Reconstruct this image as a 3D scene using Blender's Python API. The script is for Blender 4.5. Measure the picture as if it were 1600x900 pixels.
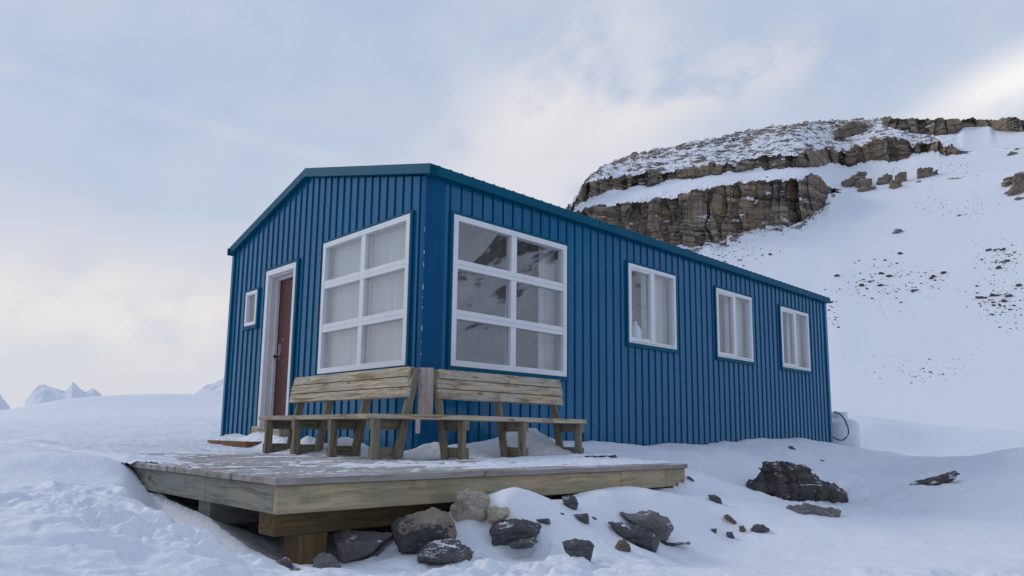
import bpy, bmesh, math, random
import numpy as np
from mathutils import Vector, Matrix

scene = bpy.context.scene
for o in list(bpy.data.objects):
    bpy.data.objects.remove(o)
COL = scene.collection
random.seed(7)

# ------------------------------------------------------------------ camera
CAM = np.array([-4.3785, -5.7813, 0.2174])
YAW, PITCH, ROLL, FPX, VY = 0.8023, 0.14, 0.0121, 1123.677, -70.9
_F = np.array([math.cos(YAW) * math.cos(PITCH), math.sin(YAW) * math.cos(PITCH), math.sin(PITCH)])
_R = np.array([math.sin(YAW), -math.cos(YAW), 0.0])
_U = np.cross(_R, _F)
_R, _U = _R * math.cos(ROLL) + _U * math.sin(ROLL), _U * math.cos(ROLL) - _R * math.sin(ROLL)
cd = bpy.data.cameras.new('camera')
cam = bpy.data.objects.new('camera', cd)
COL.objects.link(cam)
cam.matrix_world = Matrix(((_R[0], _U[0], -_F[0], CAM[0]), (_R[1], _U[1], -_F[1], CAM[1]),
                           (_R[2], _U[2], -_F[2], CAM[2]), (0, 0, 0, 1)))
cd.sensor_width = 36
cd.lens = 36 * FPX / 1600
cd.shift_y = -VY / 1600
cd.clip_start = 0.05
cd.clip_end = 20000
scene.camera = cam
scene.render.resolution_x = 1024
scene.render.resolution_y = 576


def ray(u, v):
    return _F + _R * (u - 800) / FPX - _U * (v - 450 + VY) / FPX


def at(u, v, d):
    return CAM + ray(u, v) * d


def at_z(u, v, z):
    r = ray(u, v)
    return CAM + r * (z - CAM[2]) / r[2]


# ------------------------------------------------------------------ node helpers
class NT:
    def __init__(self, tree):
        self.t = tree
        self.n = tree.nodes
        self.l = tree.links

    def node(self, typ, **kw):
        n = self.n.new(typ)
        for k, v in kw.items():
            if k.startswith('i_'):
                self.set(n.inputs[k[2:].replace('_', ' ')], v)
            else:
                setattr(n, k, v)
        return n

    def set(self, sock, v):
        if isinstance(v, bpy.types.NodeSocket):
            self.l.new(v, sock)
        else:
            sock.default_value = v

    def math(self, op, a, b=None, c=None, clamp=False):
        n = self.n.new('ShaderNodeMath')
        n.operation = op
        n.use_clamp = clamp
        for i, x in enumerate((a, b, c)):
            if x is not None:
                self.set(n.inputs[i], x)
        return n.outputs[0]

    def vmath(self, op, a, b=None, out=0):
        n = self.n.new('ShaderNodeVectorMath')
        n.operation = op
        self.set(n.inputs[0], a)
        if b is not None:
            self.set(n.inputs[1], b)
        return n.outputs['Value'] if op in ('DOT_PRODUCT', 'LENGTH') else n.outputs[0]

    def noise(self, vec, scale, detail=4, rough=0.5, dist=0.0, col=False):
        n = self.n.new('ShaderNodeTexNoise')
        self.set(n.inputs['Vector'], vec)
        n.inputs['Scale'].default_value = scale
        n.inputs['Detail'].default_value = detail
        n.inputs['Roughness'].default_value = rough
        n.inputs['Distortion'].default_value = dist
        return n.outputs['Color' if col else 'Fac']

    def smooth(self, x, lo, hi):
        n = self.n.new('ShaderNodeMapRange')
        n.interpolation_type = 'SMOOTHSTEP'
        self.set(n.inputs['Value'], x)
        n.inputs['From Min'].default_value = lo
        n.inputs['From Max'].default_value = hi
        return n.outputs['Result']

    def mix(self, f, a, b, blend='MIX'):
        n = self.n.new('ShaderNodeMix')
        n.data_type = 'RGBA'
        n.blend_type = blend
        self.set(n.inputs['Factor'], f)
        for s, x in ((n.inputs[6], a), (n.inputs[7], b)):
            if isinstance(x, tuple) and len(x) == 3:
                x = x + (1,)
            self.set(s, x)
        return n.outputs[2]

    def scalev(self, v, s):
        return self.vmath('MULTIPLY', v, s)


# ------------------------------------------------------------------ world: pale veil of cloud over a blue sky
SUN_EL = math.radians(34)
SUN_AZ_VEC = np.array([-0.30, 0.95])          # where the sun stands (x, y): beyond the hut, to the left
SUN_AZ_VEC = SUN_AZ_VEC / np.linalg.norm(SUN_AZ_VEC)
scene.view_settings.view_transform = 'Standard'
scene.view_settings.look = 'None'
scene.view_settings.gamma = 1
scene.view_settings.exposure = 0.07
scene.view_settings.use_curve_mapping = False

world = bpy.data.worlds.new('World')
scene.world = world
world.use_nodes = True
W = NT(world.node_tree)
W.n.clear()
sky = W.node('ShaderNodeTexSky', sky_type='NISHITA', sun_disc=False, sun_elevation=SUN_EL,
             sun_rotation=math.atan2(SUN_AZ_VEC[0], SUN_AZ_VEC[1]))
tc = W.node('ShaderNodeTexCoord')
D = tc.outputs['Generated']
fx, fy = math.cos(YAW), math.sin(YAW)
df = W.vmath('DOT_PRODUCT', D, (fx, fy, 0))
dr = W.vmath('DOT_PRODUCT', D, (fy, -fx, 0))
sep = W.node('ShaderNodeSeparateXYZ')
W.set(sep.inputs[0], D)
dz = sep.outputs[2]
comb = W.node('ShaderNodeCombineXYZ')
# slanting streaks: shear the direction so the streaks lean to the right
W.set(comb.inputs[0], W.math('SUBTRACT', dr, W.math('MULTIPLY', dz, 0.35)))
W.set(comb.inputs[1], df)
W.set(comb.inputs[2], W.math('MULTIPLY', dz, 1.35))
cv = comb.outputs[0]
n1 = W.noise(cv, 2.3, 5, 0.5, 0.25)
n2 = W.noise(W.vmath('ADD', cv, (7.3, 1.1, 4.2)), 7.5, 7, 0.52, 0.15)
n3 = W.noise(W.scalev(cv, (1, 1, 3.0)), 2.2, 4, 0.5, 0.3)
nn = W.math('ADD', W.math('MULTIPLY', n1, 0.65), W.math('MULTIPLY', n2, 0.35))


def blob(r0, z0, rr, rz, lean=0.0):
    a = W.math('DIVIDE', W.math('SUBTRACT', W.math('SUBTRACT', dr, r0), W.math('MULTIPLY', W.math('SUBTRACT', dz, z0), lean)), rr)
    b = W.math('DIVIDE', W.math('SUBTRACT', dz, z0), rz)
    r2 = W.math('ADD', W.math('MULTIPLY', a, a), W.math('MULTIPLY', b, b))
    return W.math('MULTIPLY', W.math('EXPONENT', W.math('MULTIPLY', r2, -1.0)), W.math('GREATER_THAN', df, 0.0))


veil = (0.44, 0.525, 0.70, 1)
pale = (0.56, 0.615, 0.74, 1)
cream = (0.72, 0.69, 0.685, 1)
bright = (0.95, 0.93, 0.92, 1)
c0 = W.mix(W.smooth(nn, 0.36, 0.66), veil, pale)
hor = W.math('MULTIPLY', W.math('SUBTRACT', 1.0, W.smooth(dz, 0.0, 0.42)), 0.55)
c0 = W.mix(hor, c0, (0.68, 0.70, 0.77, 1))
nd = W.math('MULTIPLY', W.math('SUBTRACT', n2, 0.5), 0.16)
lo = W.math('MULTIPLY', W.math('SUBTRACT', 1.0, W.smooth(W.math('ADD', dz, nd), 0.19, 0.30)), W.math('SUBTRACT', 1.0, W.smooth(dr, -0.25, 0.05)))
c1 = W.mix(W.math('MULTIPLY', lo, 0.8), c0, (0.645, 0.655, 0.715, 1))
warm = W.math('MULTIPLY', blob(-0.44, 0.145, 0.22, 0.055), W.smooth(n2, 0.36, 0.60))
c1 = W.mix(W.math('MULTIPLY', warm, 0.9), c1, (0.83, 0.79, 0.755, 1))
for (r0, z0, rr_, rz_, ln, amt, l_, h_) in ((0.035, 0.425, 0.095, 0.11, 0.7, 1.0, 0.33, 0.56), (0.155, 0.415, 0.075, 0.055, 0.9, 0.95, 0.36, 0.56),
                                          (0.27, 0.445, 0.075, 0.03, 1.2, 0.9, 0.36, 0.55), (0.08, 0.33, 0.17, 0.07, 0.5, 0.75, 0.25, 0.55)):
    k = W.math('MULTIPLY', blob(r0, z0, rr_, rz_, ln), W.smooth(n2, l_, h_))
    c1 = W.mix(W.math('MULTIPLY', k, amt), c1, (0.78, 0.765, 0.785, 1))
rgt = W.math('MULTIPLY', blob(0.545, 0.39, 0.06, 0.04, 1.0), W.smooth(n2, 0.34, 0.45))
c1 = W.mix(rgt, c1, bright)
rg2 = blob(0.50, 0.36, 0.08, 0.02, 0.8)
c1 = W.mix(W.math('MULTIPLY', rg2, 0.5), c1, (0.78, 0.78, 0.80, 1))
# low cloud bank behind the far peaks on the left
bank = W.math('MULTIPLY', blob(-0.60, 0.035, 0.12, 0.03), W.smooth(n2, 0.35, 0.6))
c1 = W.mix(W.math('MULTIPLY', bank, 0.7), c1, (0.64, 0.65, 0.70, 1))
# old vapour trail on the left
tl = W.math('ABSOLUTE', W.math('SUBTRACT', dz, W.math('MULTIPLY_ADD', dr, -0.105, 0.333)))
tr = W.math('MULTIPLY', W.math('SUBTRACT', 1.0, W.smooth(tl, 0.0, 0.016)),
            W.math('MULTIPLY', W.math('SUBTRACT', 1.0, W.smooth(dr, -0.26, -0.18)), W.math('GREATER_THAN', df, 0.0)))
c1 = W.mix(W.math('MULTIPLY', tr, W.math('MULTIPLY', n2, 0.28)), c1, (0.74, 0.76, 0.82, 1))
# unseen sky overhead, darkened and blued to dim and cool the snow
up = W.smooth(dz, 0.50, 0.85)
c1 = W.mix(W.math('MULTIPLY', up, 0.75), c1, (0.30, 0.38, 0.58, 1))
bgs = W.node('ShaderNodeBackground', i_Color=sky.outputs[0], i_Strength=0.08)
bgc = W.node('ShaderNodeBackground', i_Color=c1, i_Strength=1.0)
mx = W.node('ShaderNodeMixShader')
mx.inputs[0].default_value = 0.94
W.l.new(bgs.outputs[0], mx.inputs[1])
W.l.new(bgc.outputs[0], mx.inputs[2])
wo = W.node('ShaderNodeOutputWorld')
W.l.new(mx.outputs[0], wo.inputs[0])

sl = bpy.data.lights.new('sun', 'SUN')
sl.energy = 0.85
sl.angle = math.radians(16)
sl.color = (1.0, 0.95, 0.88)
sun = bpy.data.objects.new('sun', sl)
COL.objects.link(sun)
sd = Vector((SUN_AZ_VEC[0] * math.cos(SUN_EL), SUN_AZ_VEC[1] * math.cos(SUN_EL), math.sin(SUN_EL)))
sun.rotation_euler = sd.to_track_quat('Z', 'Y').to_euler()
sun.location = sd * 60

# ------------------------------------------------------------------ numpy noise
_rng = np.random.RandomState(3)
_perm = _rng.permutation(256)
_perm = np.concatenate([_perm, _perm, _perm])
_grad = _rng.normal(size=(256, 3))
_grad /= np.linalg.norm(_grad, axis=1)[:, None]


def pnoise(x, y, z=0.0):
    x, y, z = np.broadcast_arrays(np.asarray(x, float), np.asarray(y, float), np.asarray(z, float))
    xi, yi, zi = np.floor(x).astype(int), np.floor(y).astype(int), np.floor(z).astype(int)
    xf, yf, zf = x - xi, y - yi, z - zi
    u, v, w = (t * t * t * (t * (t * 6 - 15) + 10) for t in (xf, yf, zf))
    xi &= 255
    yi &= 255
    zi &= 255

    def g(i, j, k):
        h = _perm[_perm[_perm[(xi + i) & 255] + ((yi + j) & 255)] + ((zi + k) & 255)]
        gr = _grad[h]
        return gr[..., 0] * (xf - i) + gr[..., 1] * (yf - j) + gr[..., 2] * (zf - k)
    l = lambda a, b, t: a + (b - a) * t
    return l(l(l(g(0, 0, 0), g(1, 0, 0), u), l(g(0, 1, 0), g(1, 1, 0), u), v),
             l(l(g(0, 0, 1), g(1, 0, 1), u), l(g(0, 1, 1), g(1, 1, 1), u), v), w) * 1.5


def fbm(x, y, z=0.0, octv=4, gain=0.5, lac=2.03):
    s, a, f = 0, 1.0, 1.0
    for i in range(octv):
        s = s + a * pnoise(np.asarray(x) * f + 13.1 * i, np.asarray(y) * f - 7.7 * i, np.asarray(z) * f + 3.3 * i)
        a *= gain
        f *= lac
    return s


def cell1(x):
    """a hash in 0..1 per integer step"""
    k = np.floor(x).astype(int) & 255
    return _perm[(_perm[k] + 17) & 255] / 255.0


def sstep(a, b, x):
    t = np.clip((np.asarray(x, float) - a) / (b - a), 0, 1)
    return t * t * (3 - 2 * t)


# ------------------------------------------------------------------ object helpers
def tag(o, label=None, cat=None, group=None, kind=None):
    if label:
        o['label'] = label
    if cat:
        o['category'] = cat
    if group:
        o['group'] = group
    if kind:
        o['kind'] = kind
    return o


def empty(name, loc, label, cat):
    o = bpy.data.objects.new(name, None)
    COL.objects.link(o)
    o.location = loc
    o.empty_display_size = 0.2
    return tag(o, label, cat)


def link_mesh(name, verts, faces, mats, parent=None, origin=None, fm=None, grain=None, tone=None, smooth=False, bevel=0):
    verts = np.asarray(verts, float).reshape(-1, 3)
    if origin is None:
        mn, mxx = verts.min(0), verts.max(0)
        origin = np.array([(mn[0] + mxx[0]) / 2, (mn[1] + mxx[1]) / 2, mn[2]])
    origin = np.asarray(origin, float)
    me = bpy.data.meshes.new(name)
    me.from_pydata((verts - origin).tolist(), [], faces)
    for m in (mats if isinstance(mats, (list, tuple)) else [mats]):
        me.materials.append(m)
    if fm is not None:
        me.polygons.foreach_set('material_index', np.asarray(fm, np.int32))
    if smooth:
        me.polygons.foreach_set('use_smooth', np.ones(len(me.polygons), bool))
    if grain is not None:
        a = me.attributes.new('grain', 'FLOAT_VECTOR', 'POINT')
        a.data.foreach_set('vector', np.asarray(grain, np.float32).ravel())
    if tone is not None:
        a = me.attributes.new('tone', 'FLOAT', 'POINT')
        a.data.foreach_set('value', np.asarray(tone, np.float32))
    me.update()
    o = bpy.data.objects.new(name, me)
    COL.objects.link(o)
    if parent is not None:
        o.parent = parent
        # every parent here is unrotated and unscaled
        w = np.zeros(3)
        p = parent
        while p is not None:
            w += np.array(p.location)
            p = p.parent
        o.location = origin - w
    else:
        o.location = origin
    if bevel:
        b = o.modifiers.new('bevel', 'BEVEL')
        b.width = bevel
        b.segments = 1
        b.limit_method = 'ANGLE'
    return o


class MB:
    """collects boxes and polygons, links them as ONE mesh object"""

    def __init__(self):
        self.v, self.f, self.m, self.g, self.t = [], [], [], [], []

    def poly(self, pts, m=0, tone=None):
        b = len(self.v)
        for p in pts:
            self.v.append(tuple(p))
            self.g.append(tuple(p))
            self.t.append(0.5 if tone is None else tone)
        self.f.append(tuple(range(b, b + len(pts))))
        self.m.append(m)

    def obox(self, c, ax, h, grain=0, m=0, tone=None):
        """box at c with unit axes ax (3 vectors) and half sizes h; grain = index of the long axis"""
        c = np.asarray(c, float)
        ax = [np.asarray(a, float) / np.linalg.norm(a) for a in ax]
        off = np.array([random.uniform(0, 50), random.uniform(0, 50), random.uniform(0, 50)])
        tn = random.random() if tone is None else tone
        b = len(self.v)
        order = [grain] + [i for i in range(3) if i != grain]
        for s in ((-1, -1, -1), (1, -1, -1), (1, 1, -1), (-1, 1, -1), (-1, -1, 1), (1, -1, 1), (1, 1, 1), (-1, 1, 1)):
            p = c + sum(ax[i] * h[i] * s[i] for i in range(3))
            self.v.append(tuple(p))
            l = np.array([h[i] * s[i] for i in order])
            self.g.append(tuple(l + off))
            self.t.append(tn)
        for q in ((0, 3, 2, 1), (4, 5, 6, 7), (0, 1, 5, 4), (1, 2, 6, 5), (2, 3, 7, 6), (3, 0, 4, 7)):
            self.f.append(tuple(b + i for i in q))
            self.m.append(m)

    def box(self, x0, x1, y0, y1, z0, z1, grain=None, m=0, tone=None):
        h = ((x1 - x0) / 2, (y1 - y0) / 2, (z1 - z0) / 2)
        if grain is None:
            grain = int(np.argmax(h))
        self.obox(((x0 + x1) / 2, (y0 + y1) / 2, (z0 + z1) / 2), ((1, 0, 0), (0, 1, 0), (0, 0, 1)), h, grain, m, tone)

    def beam(self, a, b, w, t, up=(0, 0, 1), m=0, tone=None):
        """board from a to b; w across, t thick along 'up' made square to the run"""
        a, b = np.asarray(a, float), np.asarray(b, float)
        d = b - a
        L = np.linalg.norm(d)
        d /= L
        up = np.asarray(up, float)
        s = np.cross(up, d)
        s /= np.linalg.norm(s)
        n = np.cross(d, s)
        self.obox((a + b) / 2, (d, s, n), (L / 2, w / 2, t / 2), 0, m, tone)

    def tube(self, pts, r, seg=10, m=0):
        pts = [np.asarray(p, float) for p in pts]
        rr = r if isinstance(r, (list, tuple)) else [r] * len(pts)
        b = len(self.v)
        for i, p in enumerate(pts):
            d = pts[min(i + 1, len(pts) - 1)] - pts[max(i - 1, 0)]
            d /= np.linalg.norm(d)
            a = np.cross(d, (0, 0, 1)) if abs(d[2]) < 0.95 else np.cross(d, (1, 0, 0))
            a /= np.linalg.norm(a)
            e = np.cross(d, a)
            for k in range(seg):
                t = 2 * math.pi * k / seg
                q = p + (a * math.cos(t) + e * math.sin(t)) * rr[i]
                self.v.append(tuple(q))
                self.g.append(tuple(q))
                self.t.append(0.5)
        for i in range(len(pts) - 1):
            for k in range(seg):
                k2 = (k + 1) % seg
                self.f.append((b + i * seg + k, b + i * seg + k2, b + (i + 1) * seg + k2, b + (i + 1) * seg + k))
                self.m.append(m)
        self.f.append(tuple(b + k for k in reversed(range(seg))))
        self.f.append(tuple(b + (len(pts) - 1) * seg + k for k in range(seg)))
        self.m += [m, m]

    def build(self, name, mats, parent=None, bevel=0, smooth=False, origin=None):
        return link_mesh(name, self.v, self.f, mats, parent, origin, self.m, self.g, self.t, smooth, bevel)


def grid_faces(nr, nc, wrap=False):
    i = np.arange(nr - 1)[:, None]
    j = np.arange(nc if wrap else nc - 1)[None, :]
    a = i * nc + j
    b = i * nc + (j + 1) % nc
    return np.stack([a, b, b + nc, a + nc], -1).reshape(-1, 4)


def link_grid(name, P, quads, mat, attrs=None, smooth=True, origin=(0, 0, 0), kind=None):
    P = np.asarray(P, np.float32).reshape(-1, 3) - np.asarray(origin, np.float32)
    me = bpy.data.meshes.new(name)
    me.vertices.add(len(P))
    me.vertices.foreach_set('co', P.ravel())
    me.loops.add(quads.size)
    me.loops.foreach_set('vertex_index', quads.ravel().astype(np.int32))
    me.polygons.add(len(quads))
    me.polygons.foreach_set('loop_start', np.arange(0, quads.size, 4, dtype=np.int32))
    me.polygons.foreach_set('use_smooth', np.full(len(quads), smooth))
    me.materials.append(mat)
    for k, a in (attrs or {}).items():
        t = me.attributes.new(k, 'FLOAT', 'POINT')
        t.data.foreach_set('value', np.asarray(a, np.float32).ravel())
    me.update(calc_edges=True)
    me.validate()
    o = bpy.data.objects.new(name, me)
    COL.objects.link(o)
    o.location = origin
    if kind:
        o['kind'] = kind
    return o


# ------------------------------------------------------------------ materials
def mat(name):
    m = bpy.data.materials.new(name)
    m.use_nodes = True
    t = NT(m.node_tree)
    b = t.n['Principled BSDF']
    return m, t, b


def bump(t, b, h, strength=0.3, dist=0.02):
    n = t.node('ShaderNodeBump')
    n.inputs['Strength'].default_value = strength
    n.inputs['Distance'].default_value = dist
    t.set(n.inputs['Height'], h)
    t.l.new(n.outputs[0], b.inputs['Normal'])


def geo_pos(t):
    return t.node('ShaderNodeNewGeometry').outputs['Position']


def m_snow():
    m, t, b = mat('snow')
    p = geo_pos(t)
    c = t.mix(t.noise(p, 1.3, 5), (0.80, 0.825, 0.875), (0.87, 0.885, 0.92))
    t.set(b.inputs['Base Color'], c)
    b.inputs['Roughness'].default_value = 0.65
    b.inputs['Specular IOR Level'].default_value = 0.25
    h = t.math('ADD', t.math('MULTIPLY', t.noise(p, 9, 5, 0.6), 0.7), t.math('MULTIPLY', t.noise(p, 60, 3, 0.6), 0.22))
    bump(t, b, h, 0.7, 0.03)
    return m


def m_metal(name, c1, c2, rough=0.38, spec=0.5):
    m, t, b = mat(name)
    p = geo_pos(t)
    st = t.noise(t.scalev(p, (9, 9, 0.35)), 2.0, 5, 0.6)
    bl = t.noise(p, 1.1, 4, 0.6)
    c = t.mix(t.smooth(t.math('ADD', t.math('MULTIPLY', st, 0.6), t.math('MULTIPLY', bl, 0.4)), 0.38, 0.66), c1, c2)
    a = t.node('ShaderNodeAttribute', attribute_name='tone')
    c = t.mix(t.math('MULTIPLY', t.math('SUBTRACT', a.outputs['Fac'], 0.5), 0.9), c, (0.001, 0.085, 0.20))
    # a little dried splash near the ground
    z = t.node('ShaderNodeSeparateXYZ')
    t.set(z.inputs[0], p)
    d = t.math('MULTIPLY', t.math('SUBTRACT', 1.0, t.smooth(z.outputs[2], 0.0, 0.55)), t.smooth(t.noise(p, 6, 6, 0.65), 0.5, 0.75))
    c = t.mix(t.math('MULTIPLY', d, 0.25), c, (0.06, 0.13, 0.22))
    t.set(b.inputs['Base Color'], c)
    t.set(b.inputs['Roughness'], t.math('MULTIPLY_ADD', st, 0.12, rough - 0.06))
    b.inputs['Specular IOR Level'].default_value = spec
    bump(t, b, t.noise(t.scalev(p, (1, 1, 0.4)), 5, 3), 0.22, 0.02)
    return m


def m_plain(name, c, rough=0.5, var=0.1, scale=8, metallic=0.0, stretch=(1, 1, 1), bmp=0.1):
    m, t, b = mat(name)
    p = geo_pos(t)
    n = t.noise(t.scalev(p, stretch), scale, 5, 0.6)
    c2 = tuple(x * (1 - var * 2.2) for x in c)
    t.set(b.inputs['Base Color'], t.mix(t.smooth(n, 0.35, 0.7), c, c2))
    b.inputs['Roughness'].default_value = rough
    b.inputs['Metallic'].default_value = metallic
    if bmp:
        bump(t, b, n, bmp, 0.01)
    return m


def m_wood(name, light, dark, grey, greymix=0.5, stain=None):
    m, t, b = mat(name)
    a = t.node('ShaderNodeAttribute', attribute_name='grain')
    g = a.outputs['Vector']
    tone = t.node('ShaderNodeAttribute', attribute_name='tone').outputs['Fac']
    warp = t.noise(t.scalev(g, (1.2, 5, 5)), 1.0, 3, 0.5)
    gv = t.vmath('ADD', t.scalev(g, (1.4, 40, 40)), t.scalev(t.noise(t.scalev(g, (1.5, 4, 4)), 1.0, 3, 0.5, col=True), (0, 5, 5)))
    fine = t.noise(gv, 1.0, 6, 0.65)
    fine2 = t.noise(t.scalev(g, (3, 190, 190)), 1.0, 3, 0.6)
    big = t.noise(t.scalev(g, (2.2, 7, 7)), 1.0, 4, 0.6)
    c = t.mix(t.smooth(fine, 0.40, 0.62), light, dark)
    c = t.mix(t.math('MULTIPLY', t.smooth(big, 0.38, 0.62), greymix), c, grey)
    c = t.mix(t.math('MULTIPLY', t.math('SUBTRACT', tone, 0.3), 0.55, clamp=True), c, dark)
    c = t.mix(t.math('MULTIPLY', t.smooth(fine2, 0.55, 0.75), 0.5), c, tuple(x * 0.45 for x in dark))
    # knots
    vo = t.node('ShaderNodeTexVoronoi', feature='F1')
    t.set(vo.inputs['Vector'], t.scalev(g, (3.2, 11, 11)))
    vo.inputs['Scale'].default_value = 1.0
    k = t.math('MULTIPLY', t.math('SUBTRACT', 1.0, t.smooth(vo.outputs['Distance'], 0.07, 0.17)), 0.75)
    c = t.mix(k, c, tuple(x * 0.35 for x in dark))
    if stain:
        c = t.mix(t.math('MULTIPLY', t.smooth(t.noise(t.scalev(g, (1.1, 2, 2)), 1.3, 3, 0.6), 0.48, 0.62), 0.65), c, stain)
    t.set(b.inputs['Base Color'], c)
    # grey weather stains that cross the grain
    c = t.mix(t.math('MULTIPLY', t.smooth(t.noise(t.scalev(g, (4, 9, 9)), 1.0, 6, 0.7), 0.52, 0.68), 0.55), c, tuple(x * 0.6 for x in dark))
    t.set(b.inputs['Base Color'], c)
    b.inputs['Roughness'].default_value = 0.8
    b.inputs['Specular IOR Level'].default_value = 0.25
    bump(t, b, t.math('ADD', fine, t.math('MULTIPLY', fine2, 0.5)), 0.45, 0.006)
    return m


def frost_on(m):
    """hoar frost in patches over the boards"""
    t = NT(m.node_tree)
    b = t.n['Principled BSDF']
    c = b.inputs['Base Color'].links[0].from_socket
    p = geo_pos(t)
    f = t.math('ADD', t.math('MULTIPLY', t.noise(t.scalev(p, (1.2, 3, 3)), 1.6, 4, 0.6), 0.55), t.math('MULTIPLY', t.noise(p, 28, 4, 0.7), 0.45))
    nz = t.node('ShaderNodeSeparateXYZ')
    t.set(nz.inputs[0], t.node('ShaderNodeNewGeometry').outputs['True Normal'])
    up = t.math('MULTIPLY', t.smooth(f, 0.46, 0.60), t.smooth(nz.outputs[2], 0.3, 0.7))
    t.set(b.inputs['Base Color'], t.mix(t.math('MULTIPLY', up, 0.62), c, (0.74, 0.77, 0.82)))


def m_rock(name, c1, c2, c3, snow=0.0, strata=0.0, scale=6.0, snowz=0.72):
    m, t, b = mat(name)
    tcn = t.node('ShaderNodeTexCoord')
    p = tcn.outputs['Object']
    a = t.noise(p, scale, 6, 0.65)
    f = t.noise(p, scale * 7, 5, 0.7)
    c = t.mix(t.smooth(a, 0.35, 0.65), c1, c2)
    c = t.mix(t.math('MULTIPLY', t.smooth(f, 0.45, 0.7), 0.6), c, c3)
    if strata:
        s = t.noise(t.scalev(p, (1.5, 1.5, 34)), 1.0, 4, 0.6, 0.3)
        c = t.mix(t.math('MULTIPLY', t.smooth(s, 0.5, 0.65), strata), c, tuple(x * 0.5 for x in c1))
    h = t.math('ADD', t.math('MULTIPLY', a, 1.0), t.math('MULTIPLY', f, 0.45))
    if snow:
        g = t.node('ShaderNodeNewGeometry')
        nz = t.node('ShaderNodeSeparateXYZ')
        t.set(nz.inputs[0], g.outputs['Normal'])
        k = t.math('ADD', nz.outputs[2], t.math('MULTIPLY', t.math('SUBTRACT', t.noise(p, 9, 6, 0.7), 0.5), 1.6))
        k = t.smooth(k, snowz - 0.05, snowz + 0.06)
        k = t.math('MULTIPLY', k, snow, clamp=True)
        c = t.mix(k, c, (0.83, 0.85, 0.9))
    t.set(b.inputs['Base Color'], c)
    b.inputs['Roughness'].default_value = 0.85
    b.inputs['Specular IOR Level'].default_value = 0.3
    bump(t, b, h, 0.7, 0.03)
    return m


def m_mountain(name, brown=1.0):
    """snow where the surface is flat enough, banded rock where it is steep or rubbly"""
    m, t, b = mat(name)
    p = geo_pos(t)
    g = t.node('ShaderNodeNewGeometry')
    nz = t.node('ShaderNodeSeparateXYZ')
    t.set(nz.inputs[0], g.outputs['Normal'])
    steep = t.node('ShaderNodeAttribute', attribute_name='rock').outputs['Fac']
    rub = t.node('ShaderNodeAttribute', attribute_name='rubble').outputs['Fac']
    spk = t.noise(t.scalev(p, (1, 1, 1.8)), 0.62, 4, 0.68)
    spk2 = t.noise(t.scalev(p, (1, 1, 1.6)), 0.32, 5, 0.65)
    # rock
    wp = t.vmath('ADD', p, t.scalev(t.noise(p, 0.12, 3, 0.5, col=True), (0, 0, 2.5)))
    bands = t.noise(t.scalev(wp, (0.03, 0.03, 1.5)), 1.0, 4, 0.7)
    fine = t.noise(t.scalev(p, (0.25, 0.25, 4.2)), 1.0, 4, 0.7)
    vert = t.noise(t.scalev(p, (0.55, 0.55, 0.04)), 1.0, 5, 0.7)
    patch = t.noise(p, 0.09, 3, 0.6)
    c = t.mix(t.smooth(bands, 0.36, 0.64), (0.15, 0.127, 0.105), (0.40, 0.33, 0.25))
    c = t.mix(t.math('MULTIPLY', t.smooth(patch, 0.5, 0.66), 0.6), c, (0.36, 0.26, 0.16))
    c = t.mix(t.math('MULTIPLY', t.smooth(vert, 0.51, 0.62), 0.8), c, (0.05, 0.047, 0.047))
    c = t.mix(t.math('MULTIPLY', t.smooth(fine, 0.52, 0.62), 0.55), c, (0.055, 0.05, 0.047))
    c = t.mix(t.math('MULTIPLY', t.smooth(t.noise(p, 0.28, 4, 0.6), 0.58, 0.68), 0.65), c, (0.34, 0.17, 0.075))
    c = t.mix(t.math('MULTIPLY', t.smooth(t.noise(t.scalev(p, (0.5, 0.5, 2.2)), 0.7, 5, 0.7), 0.60, 0.70), 0.55), c, (0.48, 0.43, 0.37))
    # mask
    e = t.math('MULTIPLY', t.math('SUBTRACT', spk, 0.5), 1.1)
    e2 = t.math('MULTIPLY', t.math('SUBTRACT', spk2, 0.5), 0.9)
    k = t.math('ADD', t.math('ADD', steep, t.math('MULTIPLY', t.math('SUBTRACT', 0.70, nz.outputs[2]), 1.0)), t.math('MULTIPLY', t.math('ADD', e, e2), 0.8))
    k1 = t.smooth(k, 0.42, 0.56)
    r = t.math('ADD', t.math('ADD', e, e2), t.math('MULTIPLY', rub, 0.78))
    k2 = t.math('MULTIPLY', t.smooth(r, 0.51, 0.57), t.math('GREATER_THAN', rub, 0.02))
    kk = t.math('MAXIMUM', k1, k2)
    sn = t.mix(t.noise(p, 0.05, 4), (0.80, 0.825, 0.875), (0.86, 0.875, 0.91))
    t.set(b.inputs['Base Color'], t.mix(kk, sn, c))
    b.inputs['Roughness'].default_value = 0.85
    b.inputs['Specular IOR Level'].default_value = 0.2
    h = t.math('ADD', t.math('MULTIPLY', t.math('ADD', fine, vert), kk), t.math('MULTIPLY', spk, t.math('MULTIPLY_ADD', rub, 0.6, 0.12)))
    bump(t, b, h, 0.8, 0.5)
    return m


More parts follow.
